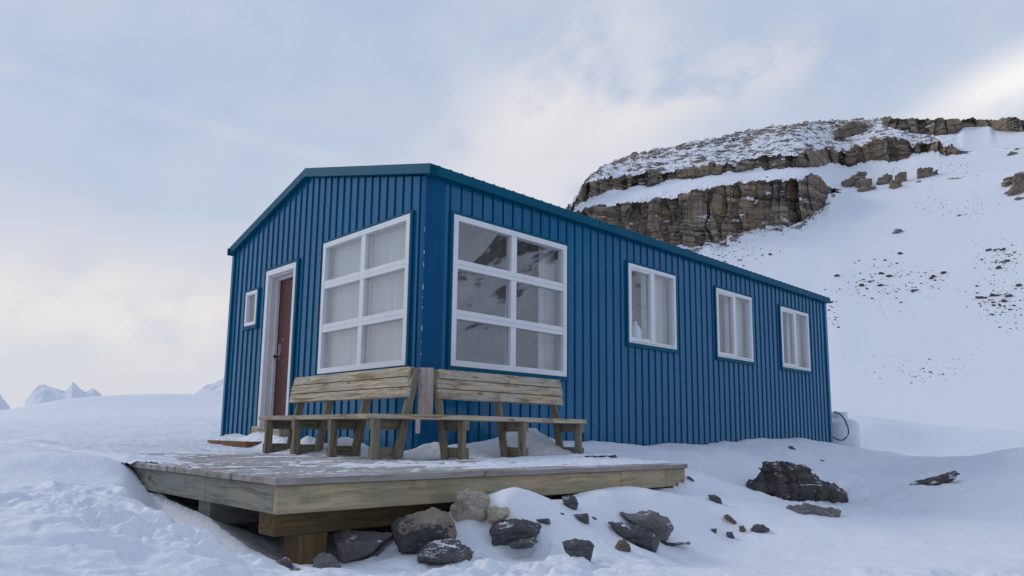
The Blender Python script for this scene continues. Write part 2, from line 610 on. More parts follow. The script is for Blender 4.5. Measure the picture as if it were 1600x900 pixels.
def m_glass():
    m, t, b = mat('window glass')
    t.n.remove(b)
    out = t.n['Material Output']
    gl = t.node('ShaderNodeBsdfGlossy')
    gl.inputs['Roughness'].default_value = 0.015
    gl.inputs['Color'].default_value = (0.97, 0.97, 0.97, 1)
    tr = t.node('ShaderNodeBsdfTransparent')
    tr.inputs['Color'].default_value = (0.97, 0.98, 0.98, 1)
    g_ = t.node('ShaderNodeNewGeometry')
    co = t.math('ABSOLUTE', t.vmath('DOT_PRODUCT', g_.outputs['Incoming'], g_.outputs['Normal']))
    sch = t.math('MULTIPLY_ADD', t.math('POWER', t.math('SUBTRACT', 1.0, co), 5.0), 0.80, 0.20)
    df_ = t.node('ShaderNodeBsdfDiffuse')
    df_.inputs['Color'].default_value = (0.5, 0.5, 0.48, 1)
    # thin film of dust and condensation
    mx0 = t.node('ShaderNodeMixShader')
    t.set(mx0.inputs[0], t.math('MULTIPLY', t.smooth(t.noise(geo_pos(t), 3.0, 5, 0.6), 0.35, 0.75), 0.10))
    t.l.new(tr.outputs[0], mx0.inputs[1])
    t.l.new(df_.outputs[0], mx0.inputs[2])
    mx1 = t.node('ShaderNodeMixShader')
    t.set(mx1.inputs[0], sch)
    t.l.new(mx0.outputs[0], mx1.inputs[1])
    t.l.new(gl.outputs[0], mx1.inputs[2])
    t.l.new(mx1.outputs[0], out.inputs['Surface'])
    return m


M = {}
M['snow'] = m_snow()
M['blue'] = m_metal('blue ribbed steel', (0.001, 0.106, 0.225), (0.001, 0.134, 0.272), 0.16, 0.36)
M['trim'] = m_metal('teal blue trim', (0.001, 0.085, 0.150), (0.001, 0.10, 0.168), 0.45, 0.08)
M['corner'] = m_metal('corner steel with dark reflection', (0.001, 0.075, 0.185), (0.001, 0.09, 0.21), 0.35, 0.1)  # the bevel's dark reflection is put into this base colour
M['screw'] = m_plain('dark screw heads', (0.008, 0.025, 0.06), 0.4, 0.1)
M['white'] = m_plain('white window frame', (0.78, 0.79, 0.80), 0.4, 0.03, 6, bmp=0.03)
M['jamb'] = m_plain('scuffed white door jamb', (0.66, 0.65, 0.65), 0.55, 0.035, 10, stretch=(1, 1, 0.4))
M['seam'] = m_plain('dark seam', (0.10, 0.10, 0.11), 0.7, 0.1)
M['door'] = m_plain('maroon door', (0.115, 0.030, 0.028), 0.45, 0.10, 5, stretch=(1, 1, 0.3))
M['steel'] = m_plain('scratched steel', (0.5, 0.5, 0.5), 0.35, 0.2, 40, metallic=0.8)
M['black'] = m_plain('black rubber', (0.012, 0.012, 0.013), 0.5, 0.1)
M['glass'] = m_glass()
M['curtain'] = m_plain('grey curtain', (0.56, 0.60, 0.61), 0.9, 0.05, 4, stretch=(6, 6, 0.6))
M['curtain_dark'] = m_plain('blind with shade in colour', (0.10, 0.11, 0.115), 0.9, 0.1, 4, stretch=(6, 6, 0.6))  # dark sheet behind the panes, the room's shade put into its colour
M['curtain_mid'] = m_plain('grey curtain with shade in colour', (0.30, 0.32, 0.33), 0.9, 0.08, 4, stretch=(6, 6, 0.6))  # darker copy of the grey curtain, its shade put into the colour
M['inner'] = m_plain('dim interior panel', (0.36, 0.37, 0.37), 0.9, 0.1, 3)
M['jug'] = m_plain('pale plastic', (0.72, 0.84, 0.90), 0.4, 0.05)
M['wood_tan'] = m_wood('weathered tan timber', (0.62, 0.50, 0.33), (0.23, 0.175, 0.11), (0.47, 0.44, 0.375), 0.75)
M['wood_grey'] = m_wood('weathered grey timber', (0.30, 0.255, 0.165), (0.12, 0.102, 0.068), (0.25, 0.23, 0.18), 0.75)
M['wood_post'] = m_wood('grey pine board', (0.52, 0.44, 0.40), (0.34, 0.28, 0.255), (0.48, 0.42, 0.395), 0.5)
M['wood_deck'] = m_wood('grey decking', (0.36, 0.32, 0.285), (0.22, 0.19, 0.16), (0.42, 0.40, 0.385), 0.85)
frost_on(M['wood_deck'])
M['wood_rim'] = m_wood('treated rim timber', (0.52, 0.42, 0.26), (0.29, 0.235, 0.14), (0.33, 0.315, 0.215), 0.75, (0.50, 0.36, 0.24))
M['wood_rim_grey'] = m_wood('greyed rim timber', (0.30, 0.285, 0.225), (0.14, 0.138, 0.11), (0.25, 0.26, 0.235), 0.8)
M['wood_brown'] = m_wood('brown beam timber', (0.30, 0.20, 0.09), (0.155, 0.10, 0.048), (0.19, 0.16, 0.10), 0.5)
M['wood_rust'] = m_wood('rusty brown timber', (0.26, 0.135, 0.065), (0.13, 0.06, 0.03), (0.20, 0.12, 0.08), 0.5)
M['mountain'] = m_mountain('banded rock and snow')
M['tank'] = m_plain('white tank paint', (0.74, 0.77, 0.80), 0.35, 0.05, 5, bmp=0.02)

# ------------------------------------------------------------------ snow ground: one sheet from the camera to the horizon
ctrl = []


def cp(u, v, d):
    ctrl.append(at(u, v, d))


def cw(x, y, z):
    ctrl.append(np.array([x, y, z], float))


for q in [(0, 900, 2.0), (100, 862, 2.45), (200, 852, 2.85), (290, 885, 2.85), (0, 742, 4.2), (100, 738, 4.5), (178, 724, 5.15),
          (60, 800, 3.3), (225, 770, 3.95), (295, 808, 3.72), (325, 838, 3.38), (375, 872, 3.28), (425, 895, 3.2), (120, 800, 3.5),
          (800, 900, 3.15), (900, 900, 3.25), (690, 900, 3.15), (560, 900, 3.2), (900, 872, 3.6), (700, 876, 3.5), (660, 852, 3.8),
          (820, 850, 3.9), (760, 818, 4.0), (1000, 852, 4.3), (1000, 805, 4.75), (790, 777, 4.05), (840, 773, 4.2), (890, 782, 4.4), (740, 806, 4.0), (960, 772, 4.75), (1020, 770, 5.0), (1150, 838, 4.9), (1120, 784, 5.4), (1085, 742, 6.0),
          (1180, 840, 4.85), (1330, 799, 6.0), (1420, 769, 7.0), (1500, 745, 8.0), (1600, 702, 9.5),
          (1200, 900, 3.3), (1400, 900, 3.3), (1600, 900, 3.3), (1500, 800, 5.4), (1600, 765, 6.5), (1400, 840, 4.6),
          (1170, 768, 7.0), (1250, 792, 7.2), (1330, 792, 6.9), (1000, 722, 7.3), (1150, 716, 8.5), (1260, 732, 9.0),
          (1340, 742, 10.0), (1400, 742, 10.0), (1450, 722, 13.0), (1345, 716, 14.6), (1400, 712, 16.9), (1500, 706, 17.0), (1600, 706, 17.0),
          (1335, 677, 17.9), (1390, 667, 18.2), (1435, 680, 18.1), (1500, 683, 18.1), (1600, 677, 18.1), (1700, 680, 18.1), (1360, 669, 18.1), (1412, 672, 18.2), (1390, 666.5, 23), (1500, 682, 23), (1600, 676, 23),
          (100, 692, 9), (250, 692, 9.5), (325, 690, 10.2), (0, 702, 7), (150, 656, 18), (0, 662, 18), (310, 650, 18),
          (0, 642, 32), (100, 625, 34), (180, 617, 36), (260, 614, 38), (350, 613, 40), (420, 620, 40), (-150, 660, 30)]:
    cp(*q)
for q in [(-2.5, -2.1, -.49), (-2.45, -1.2, -.37), (-2.4, -.5, -.25), (-1, -2.2, -.42), (-1, -1, -.3), (0, -2, -.27), (0.5, -2.50, -.19),
          (0.9, -2.6, -.19), (-2.9, -.3, .03), (-2.9, .8, .05), (-2.9, 2.2, .05), (-1, 1, -.15), (-1, 3, -.1), (-.7, 4.5, .06), (-2.9, 4, .1),
          (2.55, -.06, .15), (3.06, -.06, .105), (4.4, -.06, .115), (6.2, -.06, .175), (7.5, -.06, .205), (8.7, -.06, .19), (9.77, -.06, .04),
          (1.6, -.2, .06), (1.5, -1.2, .0), (1.7, -.1, .1), (1.0, -1.9, -.06), (10.9, -.4, -.05), (0, 4.85, .13), (0, 6, .2), (4, 6, .4), (9.9, 3, .1), (9.9, 5.5, .2), (5, 2, .0),
          (2.5, 2, 0), (-8, -8, -.8), (-4.4, -7.5, -.72), (0, -8, -.75), (5, -8, -.45), (-9, -3, -.25), (-6.5, -6, -.6), (-10, 3, .3), (12, -12, 0.0), (-2, -14, -1.4), (-14, -14, -1.5), (14, -4, .1)]:
    cw(*q)
ctrl = np.array(ctrl)


def tps_fit(P):
    n = len(P)
    d = np.linalg.norm(P[:, None, :2] - P[None, :, :2], axis=2)
    K = np.where(d > 0, d * d * np.log(d + 1e-12), 0) + np.eye(n) * 0.002
    Q = np.c_[np.ones(n), P[:, :2]]
    A = np.block([[K, Q], [Q.T, np.zeros((3, 3))]])
    return np.linalg.solve(A, np.r_[P[:, 2], np.zeros(3)])


_tw = tps_fit(ctrl)


def tps(x, y):
    x, y = np.asarray(x, float), np.asarray(y, float)
    out = _tw[-3] + _tw[-2] * x + _tw[-1] * y
    for i in range(len(ctrl)):
        d2 = (x - ctrl[i, 0]) ** 2 + (y - ctrl[i, 1]) ** 2
        out = out + _tw[i] * 0.5 * d2 * np.log(d2 + 1e-12)
    return out


DX0, DX1, DY0, DY1 = -2.72, 0.845, -2.45, 4.05      # deck outline
DX2, DYS = 1.45, -1.30                                # its wider part behind


def lumps(x, y, s, seed):
    n = fbm(x / s + seed, y / s - seed, seed, 3, 0.5)
    return np.clip(n, -0.05, 1)


EDGE_Y = [-3.2, -2.56, -2.43, -2.28, -1.87, -1.53, -0.9, -0.34]
EDGE_X = [-2.70, -2.86, -2.97, -3.07, -3.06, -3.10, -2.95, -2.74]


def ground(x, y, fine=True):
    x, y = np.asarray(x, float), np.asarray(y, float)
    dx, dy = x - CAM[0], y - CAM[1]
    r = np.hypot(dx, dy)
    fw = dx * fx + dy * fy
    rt = dx * fy - dy * fx
    z = tps(x, y)
    # beyond the near field: the plateau rolls away and drops into the valley on the left
    w = sstep(34, 46, r)
    crest = np.interp(np.arctan2(rt, fw), [-0.8, -0.619, -0.559, -0.504, -0.45], [0.4, 1.05, 1.60, 1.95, 2.25])
    zf = np.where(fw > 0, crest - 0.055 * np.clip(r - 38, 0, 1e9) - 0.00002 * np.clip(r - 38, 0, 1e9) ** 2, -1.0 - 0.02 * r)
    zf = np.maximum(zf, -90)
    w2 = sstep(22, 30, r) * sstep(0.0, 6, rt) * (fw > 0)
    z = z * (1 - w) + zf * w
    z = z * (1 - w2) + np.minimum(z, 0.1 - 0.01 * r) * w2
    wb = sstep(9, 16, r) * (1 - sstep(-2, 2, fw))
    z = z * (1 - wb) + (-1.0 - 0.01 * r) * wb
    if fine:
        near = 1 - sstep(12, 30, r)
        z = z + 0.035 * fbm(x * 0.9, y * 0.9, 1.0, 4) * near
        z = z + 0.016 * fbm(x * 3.2, y * 3.2, 5.0, 4) * near
        z = z + 0.10 * fbm(x * 0.12, y * 0.12, 9.0, 3) * sstep(10, 22, r) * (1 - sstep(60, 120, r)) * (1 - sstep(3, 10, rt))
        # broken, shovelled snow along the lip of the hollow under the deck
        xe = np.interp(y, EDGE_Y, EDGE_X)
        lip = np.exp(-(((x - xe + 0.30) / 0.30) ** 2)) * (1 - sstep(-0.10, 0.06, x - xe)) * sstep(-3.1, -2.6, y) * (1 - sstep(-1.5, -0.7, y))
        lip = np.maximum(lip, 0.8 * np.exp(-(((x + 2.1) / 0.9) ** 2 + ((y + 3.35) / 0.35) ** 2)))
        clod = 0.07 * sstep(-.12, .22, fbm(x / 0.36 + 3, y / 0.36, 3.0, 3)) + 0.03 * sstep(-.05, .25, fbm(x / 0.16, y / 0.16 + 8, 8.0, 3)) + 0.012 * sstep(0, .3, fbm(x / 0.07, y / 0.07, 4.0, 2))
        z = z + lip * (clod - 0.05)
        soft = np.exp(-(((x + 3.5) / 0.6) ** 2 + ((y + 2.6) / 1.3) ** 2))
        z = z + soft * (0.045 * sstep(-.2, .35, fbm(x / 0.7, y / 0.5, 31.0, 3)) + 0.022 * sstep(-.05, .3, fbm(x / 0.25, y / 0.25, 33.0, 3)) + .008 * fbm(x / .08, y / .08, 35.0, 2))
        tr = np.exp(-(((x - 2.9) / 1.1) ** 2 + ((y + 2.5) / 0.55) ** 2))
        z = z + tr * (0.09 * lumps(x, y, 0.28, 5.0) + 0.04 * lumps(x, y, 0.12, 6.0) - 0.02)
        fp = np.exp(-(((rt - 1.0) / 2.4) ** 2 + ((fw - 3.1) / 0.55) ** 2))
        z = z + fp * (0.05 * np.abs(fbm(x / 0.34, y / 0.34, 15.0, 2)) + 0.022 * np.abs(fbm(x / 0.13, y / 0.13, 16.0, 2)))
        # wind ripples on the right-hand bank
        bk = sstep(2.2, 4.0, rt) * (1 - sstep(9, 13, fw)) * (fw > 0)
        z = z + bk * 0.02 * fbm(x * 1.4, y * 1.4, 41.0, 4) + bk * 0.016 * np.sin((fw * 1.1 + rt * 0.35) * 6 + 3 * fbm(x * 0.8, y * 0.8, 2.0, 2)) * sstep(-0.2, 0.5, fbm(x * 0.5, y * 0.5, 20.0, 2))
    # the hollow beside and under the deck
    xe = np.interp(y, EDGE_Y, EDGE_X) + 0.05 * fbm(x * 1.5, y * 2, 2.0, 2)
    t = sstep(0.0, 0.34, x - xe + 0.06) * (x < DX0 + 0.02) * sstep(-2.95, -2.6, y) * (1 - sstep(-0.5, -0.3, y))
    z = z * (1 - t) + np.minimum(z, np.interp(y, [-2.6, -1.6, -1.0, -0.4], [-0.50, -0.40, -0.33, -0.10])) * t
    # keep out of the deck and the hut
    ind = (x > DX0 - 0.005) & (x < DX1 + 0.02) & (y > DY0 - 0.0) & (y < DY1)
    ind |= (x > DX0) & (x < DX2 + 0.03) & (y > DYS) & (y < 0.02)
    z = np.where(ind, np.minimum(z, -0.19 - 0.0 * x), z)
    hut = (x > 0.03) & (x < 9.8) & (y > 0.03) & (y < 4.8)
    z = np.where(hut, np.minimum(z, -0.12), z)
    return z


def hit(u, v):
    """where the sight line through a pixel meets the snow"""
    d = np.geomspace(1.2, 60, 1500)
    P = CAM + ray(u, v)[None, :] * d[:, None]
    g = ground(P[:, 0], P[:, 1])
    k = np.nonzero(P[:, 2] < g)[0]
    if len(k) == 0:
        return P[-1], d[-1]
    return P[k[0]], d[k[0]]


half = math.radians(44)
az = np.concatenate([np.linspace(-half, half, 760), np.linspace(half, 2 * math.pi - half, 110)[1:-1]])
rr = np.concatenate([np.geomspace(0.25, 2.3, 90)[:-1], np.geomspace(2.3, 5.2, 330)[:-1], np.geomspace(5.2, 60, 230), np.geomspace(62, 6000, 60)])
A2, R2 = np.meshgrid(az, rr)
GX = CAM[0] + R2 * np.cos(YAW - A2)
GY = CAM[1] + R2 * np.sin(YAW - A2)
GZ = ground(GX, GY)
gq = grid_faces(len(rr), len(az), True)[:, ::-1]
P = np.stack([GX, GY, GZ], -1).reshape(-1, 3)
cidx = len(P)
P = np.vstack([P, [[CAM[0], CAM[1], GZ[0].mean()]]])
cen = np.array([[cidx, (j + 1) % len(az), j, j] for j in range(len(az))])
link_grid('snow_ground', P, gq, M['snow'], kind='structure')

# ------------------------------------------------------------------ mountain with two cliff bands
st = np.array([
    # u,   cliff1 base, cliff1 top, cliff2 base, cliff2 top, rubble/rim shoulder, rim
    [600, 560, 545, 540, 530, 525, 520],
    [860, 420, 372, 362, 352, 346, 342],
    [893, 398, 343, 335, 326, 320, 316],
    [902, 394, 329, 318, 312, 306, 302],
    [913, 391, 325, 314, 290, 286, 284],
    [930, 388, 322, 308, 282, 272, 268],
    [960, 384, 317, 300, 277, 258, 250],
    [1000, 383, 312, 292, 274, 248, 240],
    [1020, 384, 310, 290, 268, 245, 237],
    [1060, 385, 305, 281, 264, 238, 229],
    [1100, 384, 299, 277, 258, 230, 220],
    [1130, 378, 292, 274, 256, 225, 214],
    [1170, 362, 286, 266, 252, 218, 205],
    [1200, 356, 283, 262, 246, 213, 200],
    [1240, 352, 280, 260, 240, 208, 195],
    [1270, 343, 276, 258, 238, 204, 191],
    [1300, 322, 275, 255, 232, 201, 187],
    [1310, 306, 290, 255, 231, 200, 186],
    [1325, 300, 297, 254, 237, 198, 185],
    [1350, 297, 294, 253, 232, 197, 183],
    [1385, 292, 289, 250, 216, 196, 182],
    [1400, 290, 287, 249, 212, 188, 181],
    [1412, 289, 286, 248, 212, 194, 181],
    [1445, 284, 281, 243, 212, 201, 180],
    [1453, 281, 278, 236, 228, 203, 180],
    [1470, 279, 276, 232, 220, 204, 180],
    [1490, 278, 275, 233, 220, 206, 180],
    [1510, 276, 273, 236, 221, 204, 181],
    [1528, 274, 271, 238, 233, 202, 181],
    [1536, 273, 270, 236, 232, 193, 180],
    [1574, 270, 267, 231, 228, 192, 180],
    [1582, 270, 267, 230, 227, 191, 181],
    [1591, 269, 266, 229, 226, 198, 179],
    [1610, 268, 265, 228, 225, 199, 179],
    [1700, 262, 259, 226, 222, 196, 182],
    [1900, 262, 259, 226, 222, 200, 186],
], float)
us = np.concatenate([np.linspace(640, 880, 40), np.linspace(881, 1700, 876), np.linspace(1703, 1890, 40)])


def stc(i):
    return np.interp(us, st[:, 0], st[:, i])


def bearing(u):
    r = ray(u, 620)
    return math.atan2(r[1], r[0])


def elev(u, v):
    r = ray(u, v)
    return r[2] / math.hypot(r[0], r[1])


def el_arr(vv):
    r = _F[None] + _R[None] * ((us - 800) / FPX)[:, None] - _U[None] * ((vv - 450 + VY) / FPX)[:, None]
    return r[:, 2] / np.hypot(r[:, 0], r[:, 1])


def on_slope(d0, z0, s, t):
    """where a slope s from (d0, z0) reaches elevation t"""
    return (z0 - s * d0) / (t - s)


jit = lambda sc, a, k: a * fbm(us * sc, k, 0.3, 3)
blk = lambda w, a, k: a * (cell1(us / w + k) - 0.5)
d_foot = np.full(len(us), 62.0)
z_foot = np.full(len(us), -3.0)
def smo(a, n=45):
    k = np.hanning(2 * n + 1)[1:-1]
    return np.convolve(np.pad(a, n - 1, mode='edge'), k / k.sum(), 'valid')


b1 = smo(stc(1))
J1 = stc(1) - b1 + jit(0.03, 3.0, 1.0) + blk(9, 4, 3) + jit(0.15, 1.5, 8.0)
t1 = smo(stc(2))
J2 = stc(2) - t1 + jit(0.03, 3.0, 2.0) + blk(13, 5, 7) + blk(5, 2.5, 17) + jit(0.2, 1.5, 9.0)
b2 = smo(stc(3))
J3 = stc(3) - b2 + jit(0.03, 3.0, 3.0) + blk(17, 5, 9) + jit(0.2, 1.5, 11.0)
t2 = smo(stc(4))
J4 = stc(4) - t2 + jit(0.03, 3.0, 4.0) + blk(15, 6, 11) + blk(6, 3, 5) + jit(0.2, 1.5, 12.0)
sh = smo(stc(5), 7)
rm = smo(stc(6)) + jit(0.12, 1.6, 5.0)
t1 = np.minimum(t1, b1 - 1)
b2 = np.minimum(b2, t1 - 2)
t2 = np.minimum(t2, b2 - 1)
sh = np.minimum(sh, t2 - 2)
rm = np.minimum(rm, sh - 2)
E = [el_arr(x) for x in (b1, t1, b2, t2, sh, rm)]
zc = CAM[2]
d1 = on_slope(d_foot, z_foot - zc, 0.60, E[0])
d2 = on_slope(d1, d1 * E[0], 2.6, E[1])
d3 = on_slope(d2, d2 * E[1], 0.55, E[2])
d4 = on_slope(d3, d3 * E[2], 2.6, E[3])
d5 = on_slope(d4, d4 * E[3], 0.62, E[4])
c3h = sstep(7, 13, sh - rm) * sstep(1398, 1412, us)
d6 = on_slope(d5, d5 * E[4], 0.52 + 1.9 * c3h, E[5])
for d in (d1, d2, d3, d4, d5, d6):
    k = np.hanning(83)[1:-1]
    k /= k.sum()
    d[:] = np.convolve(np.pad(d, 40, mode='edge'), k, 'valid')
dd = [d_foot, d1, d2, d3, d4, d5, d6, d6 + 60]
zz = [z_foot] + [zc + d * e for d, e in zip((d1, d2, d3, d4, d5, d6), E)]
zz.append(zz[-1] - 6)
c1h = sstep(5, 16, b1 - t1)
c2h = sstep(3.5, 9, b2 - t2)
JZ = [0 * us] + [-j * d / FPX * c for j, d, c in ((J1, d1, c1h), (J2, d2, c1h), (J3, d3, c2h), (J4, d4, c2h))] + [0 * us] * 3
nseg = [70, 70, 40, 46, 40, 24, 6]
rows_d, rows_z, rows_rock, rows_rub = [], [], [], []
nseg[5] = 34
for i, n in enumerate(nseg):
    for k in range(n):
        t = k / n
        rows_d.append(dd[i] + (dd[i + 1] - dd[i]) * t)
        cc = 0.0
        if i == 0:
            cc = -2.2 * math.sin(math.pi * t)
        w0, w1 = ((1 - t), t) if i in (1, 3) else ((1 - t) ** 9, t ** 9 if i else t ** 22)
        rows_z.append(zz[i] + (zz[i + 1] - zz[i]) * t + cc + JZ[i] * w0 + JZ[i + 1] * w1)
        rock = {1: c1h, 3: c2h, 5: c3h}.get(i, np.zeros(len(us)))
        rk = rock * sstep(0, 0.06, t) * (1 - 0.3 * sstep(0.9, 1.0, t))
        rows_rock.append(rk)
        if i == 0:
            rub = sstep(0.90, 1.0, t) * c1h * 0.75
        elif i == 2:
            rub = (0.56 * (1 - sstep(0.15, 0.75, t)) + 0.30 * sstep(0.8, 1, t)) * np.clip((1330 - us) / 60, 0, 1) * (0.75 + 0.5 * fbm(us * 0.02, t, 6.0, 2))
        elif i == 4:
            rub = (0.62 + 0.0 * us) * np.clip((1545 - us) / 60, 0.05, 1)
        elif i == 5:
            rub = (0.72 + 0.0 * us) * np.clip((1440 - us) / 40, 0.1, 1)
        elif i == 6:
            rub = 0.5 + 0.0 * us
        else:
            rub = 0.3 * rock
        rows_rub.append(rub)
MD, MZ, MR, MU = (np.array(a) for a in (rows_d, rows_z, rows_rock, rows_rub))
brg = np.array([bearing(u) for u in us])
cb, sb = np.cos(brg)[None], np.sin(brg)[None]
MX0, MY0 = CAM[0] + MD * cb, CAM[1] + MD * sb
# blocky relief on the cliffs: joints across, ledges up
s_len = us[None] * 0.125 + 0 * MD
n_w = 1.2 * fbm(s_len * 0.25, MZ * 0.15, 2.0, 2)
j1 = cell1((s_len + n_w) / 3.1)
j2 = cell1((s_len * 1.0 + n_w * 1.3 + 40) / 1.25)
l1 = cell1((MZ + 0.7 * fbm(s_len * 0.08, 0.5, 4.0, 2)) / 1.05 + 90)
l2 = cell1((MZ + 0.4 * fbm(s_len * 0.12, 0.2, 7.0, 2)) / 0.42 + 30)
rel = 3.2 * (j1 - 0.5) + 1.5 * (j2 - 0.5) + 0.75 * (l1 - 0.5) + 0.40 * (l2 - 0.5) + 1.6 * fbm(s_len * 0.1, MZ * 0.1, 8.0, 3)
disp = rel * MR
MR = np.where((l1 > 0.80) & (fbm(s_len * 0.3, MZ * 0.6, 5.0, 2) > 0.05), MR * 0.12, MR)
lump = fbm(MX0 * 0.42, MY0 * 0.42, MZ * 0.6, 4, 0.6)
MZ2 = MZ + MU * 0.95 * lump + 0.25 * fbm(MX0 * 0.05, MY0 * 0.05, 3.0, 3) * (1 - MR)
MD2 = MD + disp
MX, MY = CAM[0] + MD2 * cb, CAM[1] + MD2 * sb
Pm = np.stack([MX, MY, MZ2], -1)
mq = grid_faces(Pm.shape[0], Pm.shape[1])[:, ::-1]
link_grid('mountain_slope', Pm, mq, M['mountain'], {'rock': MR, 'rubble': MU}, smooth=False, kind='structure')
MEL = (Pm[..., 2] - CAM[2]) / np.hypot(Pm[..., 0] - CAM[0], Pm[..., 1] - CAM[1])


def on_mountain(u, v):
    x = float(np.interp(u, us, np.arange(len(us))))
    j = int(np.clip(math.floor(x), 0, len(us) - 2))
    fj = x - j
    e = elev(u, v)
    res = []
    for c in (j, j + 1):
        i = max(int(np.argmax(MEL[:, c] > e)), 1)
        k = np.clip((e - MEL[i - 1, c]) / max(MEL[i, c] - MEL[i - 1, c], 1e-9), 0, 1)
        res.append(Pm[i - 1, c] * (1 - k) + Pm[i, c] * k)
    return res[0] * (1 - fj) + res[1] * fj


# ------------------------------------------------------------------ the mountain across the valley (seen in the panes) and far peaks
def ridge(name, az0, az1, d0, d1, hfun, seed, nx=260, ny=150, zb=-20.0, rockf=1.0, amp=1.0):
    """heightfield strip between two bearings; hfun(t) = height of the crest along it"""
    t = np.linspace(0, 1, nx)[None]
    s = np.linspace(0, 1, ny)[:, None]
    a = az0 + (az1 - az0) * t
    d = d0 + (d1 - d0) * s
    x, y = CAM[0] + d * np.cos(a), CAM[1] + d * np.sin(a)
    L = (d1 - d0)
    prof = np.where(s < 0.72, (s / 0.72) ** 1.15, 1 - 0.9 * ((s - 0.72) / 0.28))
    n = fbm(x / L * 3.0 + seed, y / L * 3.0, seed, 6, 0.55)
    rid = 1 - np.abs(fbm(x / L * 5 + seed, y / L * 5 + 3, seed, 5, 0.5)) * 1.6
    h = hfun(t)
    z = zb + (h - zb) * prof * (0.90 + amp * 0.12 * n + amp * 0.10 * rid)
    P = np.stack([x + 0 * z, y + 0 * z, z], -1)
    rock = np.clip(0.42 * sstep(0.0, 0.5, n) + 0.15 * rid, 0, 0.5) * sstep(0.05, 0.3, prof)
    rock = rock * rockf - (1 - rockf) * 0.25
    rub = np.clip(0.3 + 0.5 * n, 0, 0.7) * np.ones_like(z)
    q = grid_faces(ny, nx)
    o = link_grid(name, P, q, M['far'], {'rock': rock + 0 * z, 'rubble': rub}, smooth=False, kind='structure')
    return o


def m_far():
    m, t, b = mat('far rock and snow')
    p = geo_pos(t)
    g = t.node('ShaderNodeNewGeometry')
    nz = t.node('ShaderNodeSeparateXYZ')
    t.set(nz.inputs[0], g.outputs['Normal'])
    rk = t.node('ShaderNodeAttribute', attribute_name='rock').outputs['Fac']
    a = t.noise(p, 0.022, 8, 0.72)
    s = t.noise(t.scalev(p, (0.01, 0.01, 0.12)), 1.0, 5, 0.7)
    k = t.math('ADD', rk, t.math('MULTIPLY', t.math('SUBTRACT', 0.8, nz.outputs[2]), 0.9))
    k = t.math('ADD', k, t.math('MULTIPLY', t.math('SUBTRACT', a, 0.5), 1.7))
    k = t.math('ADD', k, t.math('MULTIPLY', t.math('SUBTRACT', s, 0.5), 0.9))
    c = t.mix(s, (0.07, 0.066, 0.062), (0.16, 0.145, 0.125))
    t.set(b.inputs['Base Color'], t.mix(t.smooth(k, 0.24, 0.40), (0.80, 0.82, 0.87), c))
    b.inputs['Roughness'].default_value = 0.9
    return m


M['far'] = m_far()
ridge('facing_mountain', math.radians(-170), math.radians(2), 240, 900,
      lambda t: np.interp(-170 + 172 * t, [-170, -140, -110, -75, -56, -51, -46, -36, -18, -4, 2], [110, 190, 170, 130, 128, 150, 205, 290, 320, 230, 90]), 4.0, 760, 220, -8)


def far_peak(name, u0, u1, dist, pts, seed):
    a0, a1 = bearing(u0), bearing(u1)
    uu = np.array([p[0] for p in pts], float)
    hh = np.array([CAM[2] + elev(p[0], p[1]) * dist for p in pts])
    ridge(name, a0, a1, dist * 0.72, dist * 1.1, lambda t: np.interp(u0 + (u1 - u0) * t, uu, hh), seed, 300, 140, -60, 0.12, 1.3)


far_peak('distant_peak', -60, 30, 4200, [(-60, 600), (-20, 604), (0, 618), (16, 636), (30, 655)], 2.0)
far_peak('distant_peak', 40, 175, 5200, [(40, 628), (55, 604), (66, 600), (85, 608), (100, 610), (110, 598), (122, 606), (130, 611), (143, 604), (157, 616), (175, 634)], 5.0)
far_peak('distant_peak', 300, 430, 4200, [(300, 622), (318, 604), (335, 594), (348, 585), (372, 588), (400, 600), (430, 622)], 7.0)

# ------------------------------------------------------------------ the hut
WID, LEN, HE, RY, HR = 4.837, 9.8158, 2.88, 2.62, 3.53
hut = empty('metal_hut', (0, 0, 0), 'long low hut clad in blue ribbed steel with white windows beside a timber deck', 'hut')
PITCH_RIB = 0.155


def gable_top(y):
    return np.interp(y, [0, RY, WID], [HE, HR, HE - 0.01])


BW = dict(y0=0.291, y1=2.090, x0=0.306, x1=2.101, z0=0.915, z1=2.532)
SW = [(3.357, 4.488), (5.632, 6.763), (7.827, 8.958)]
SZ = (1.458, 2.544)
DOOR = (2.784, 3.634, 0.30, 2.420)
SM = (3.899, 4.262, 1.709, 2.206)


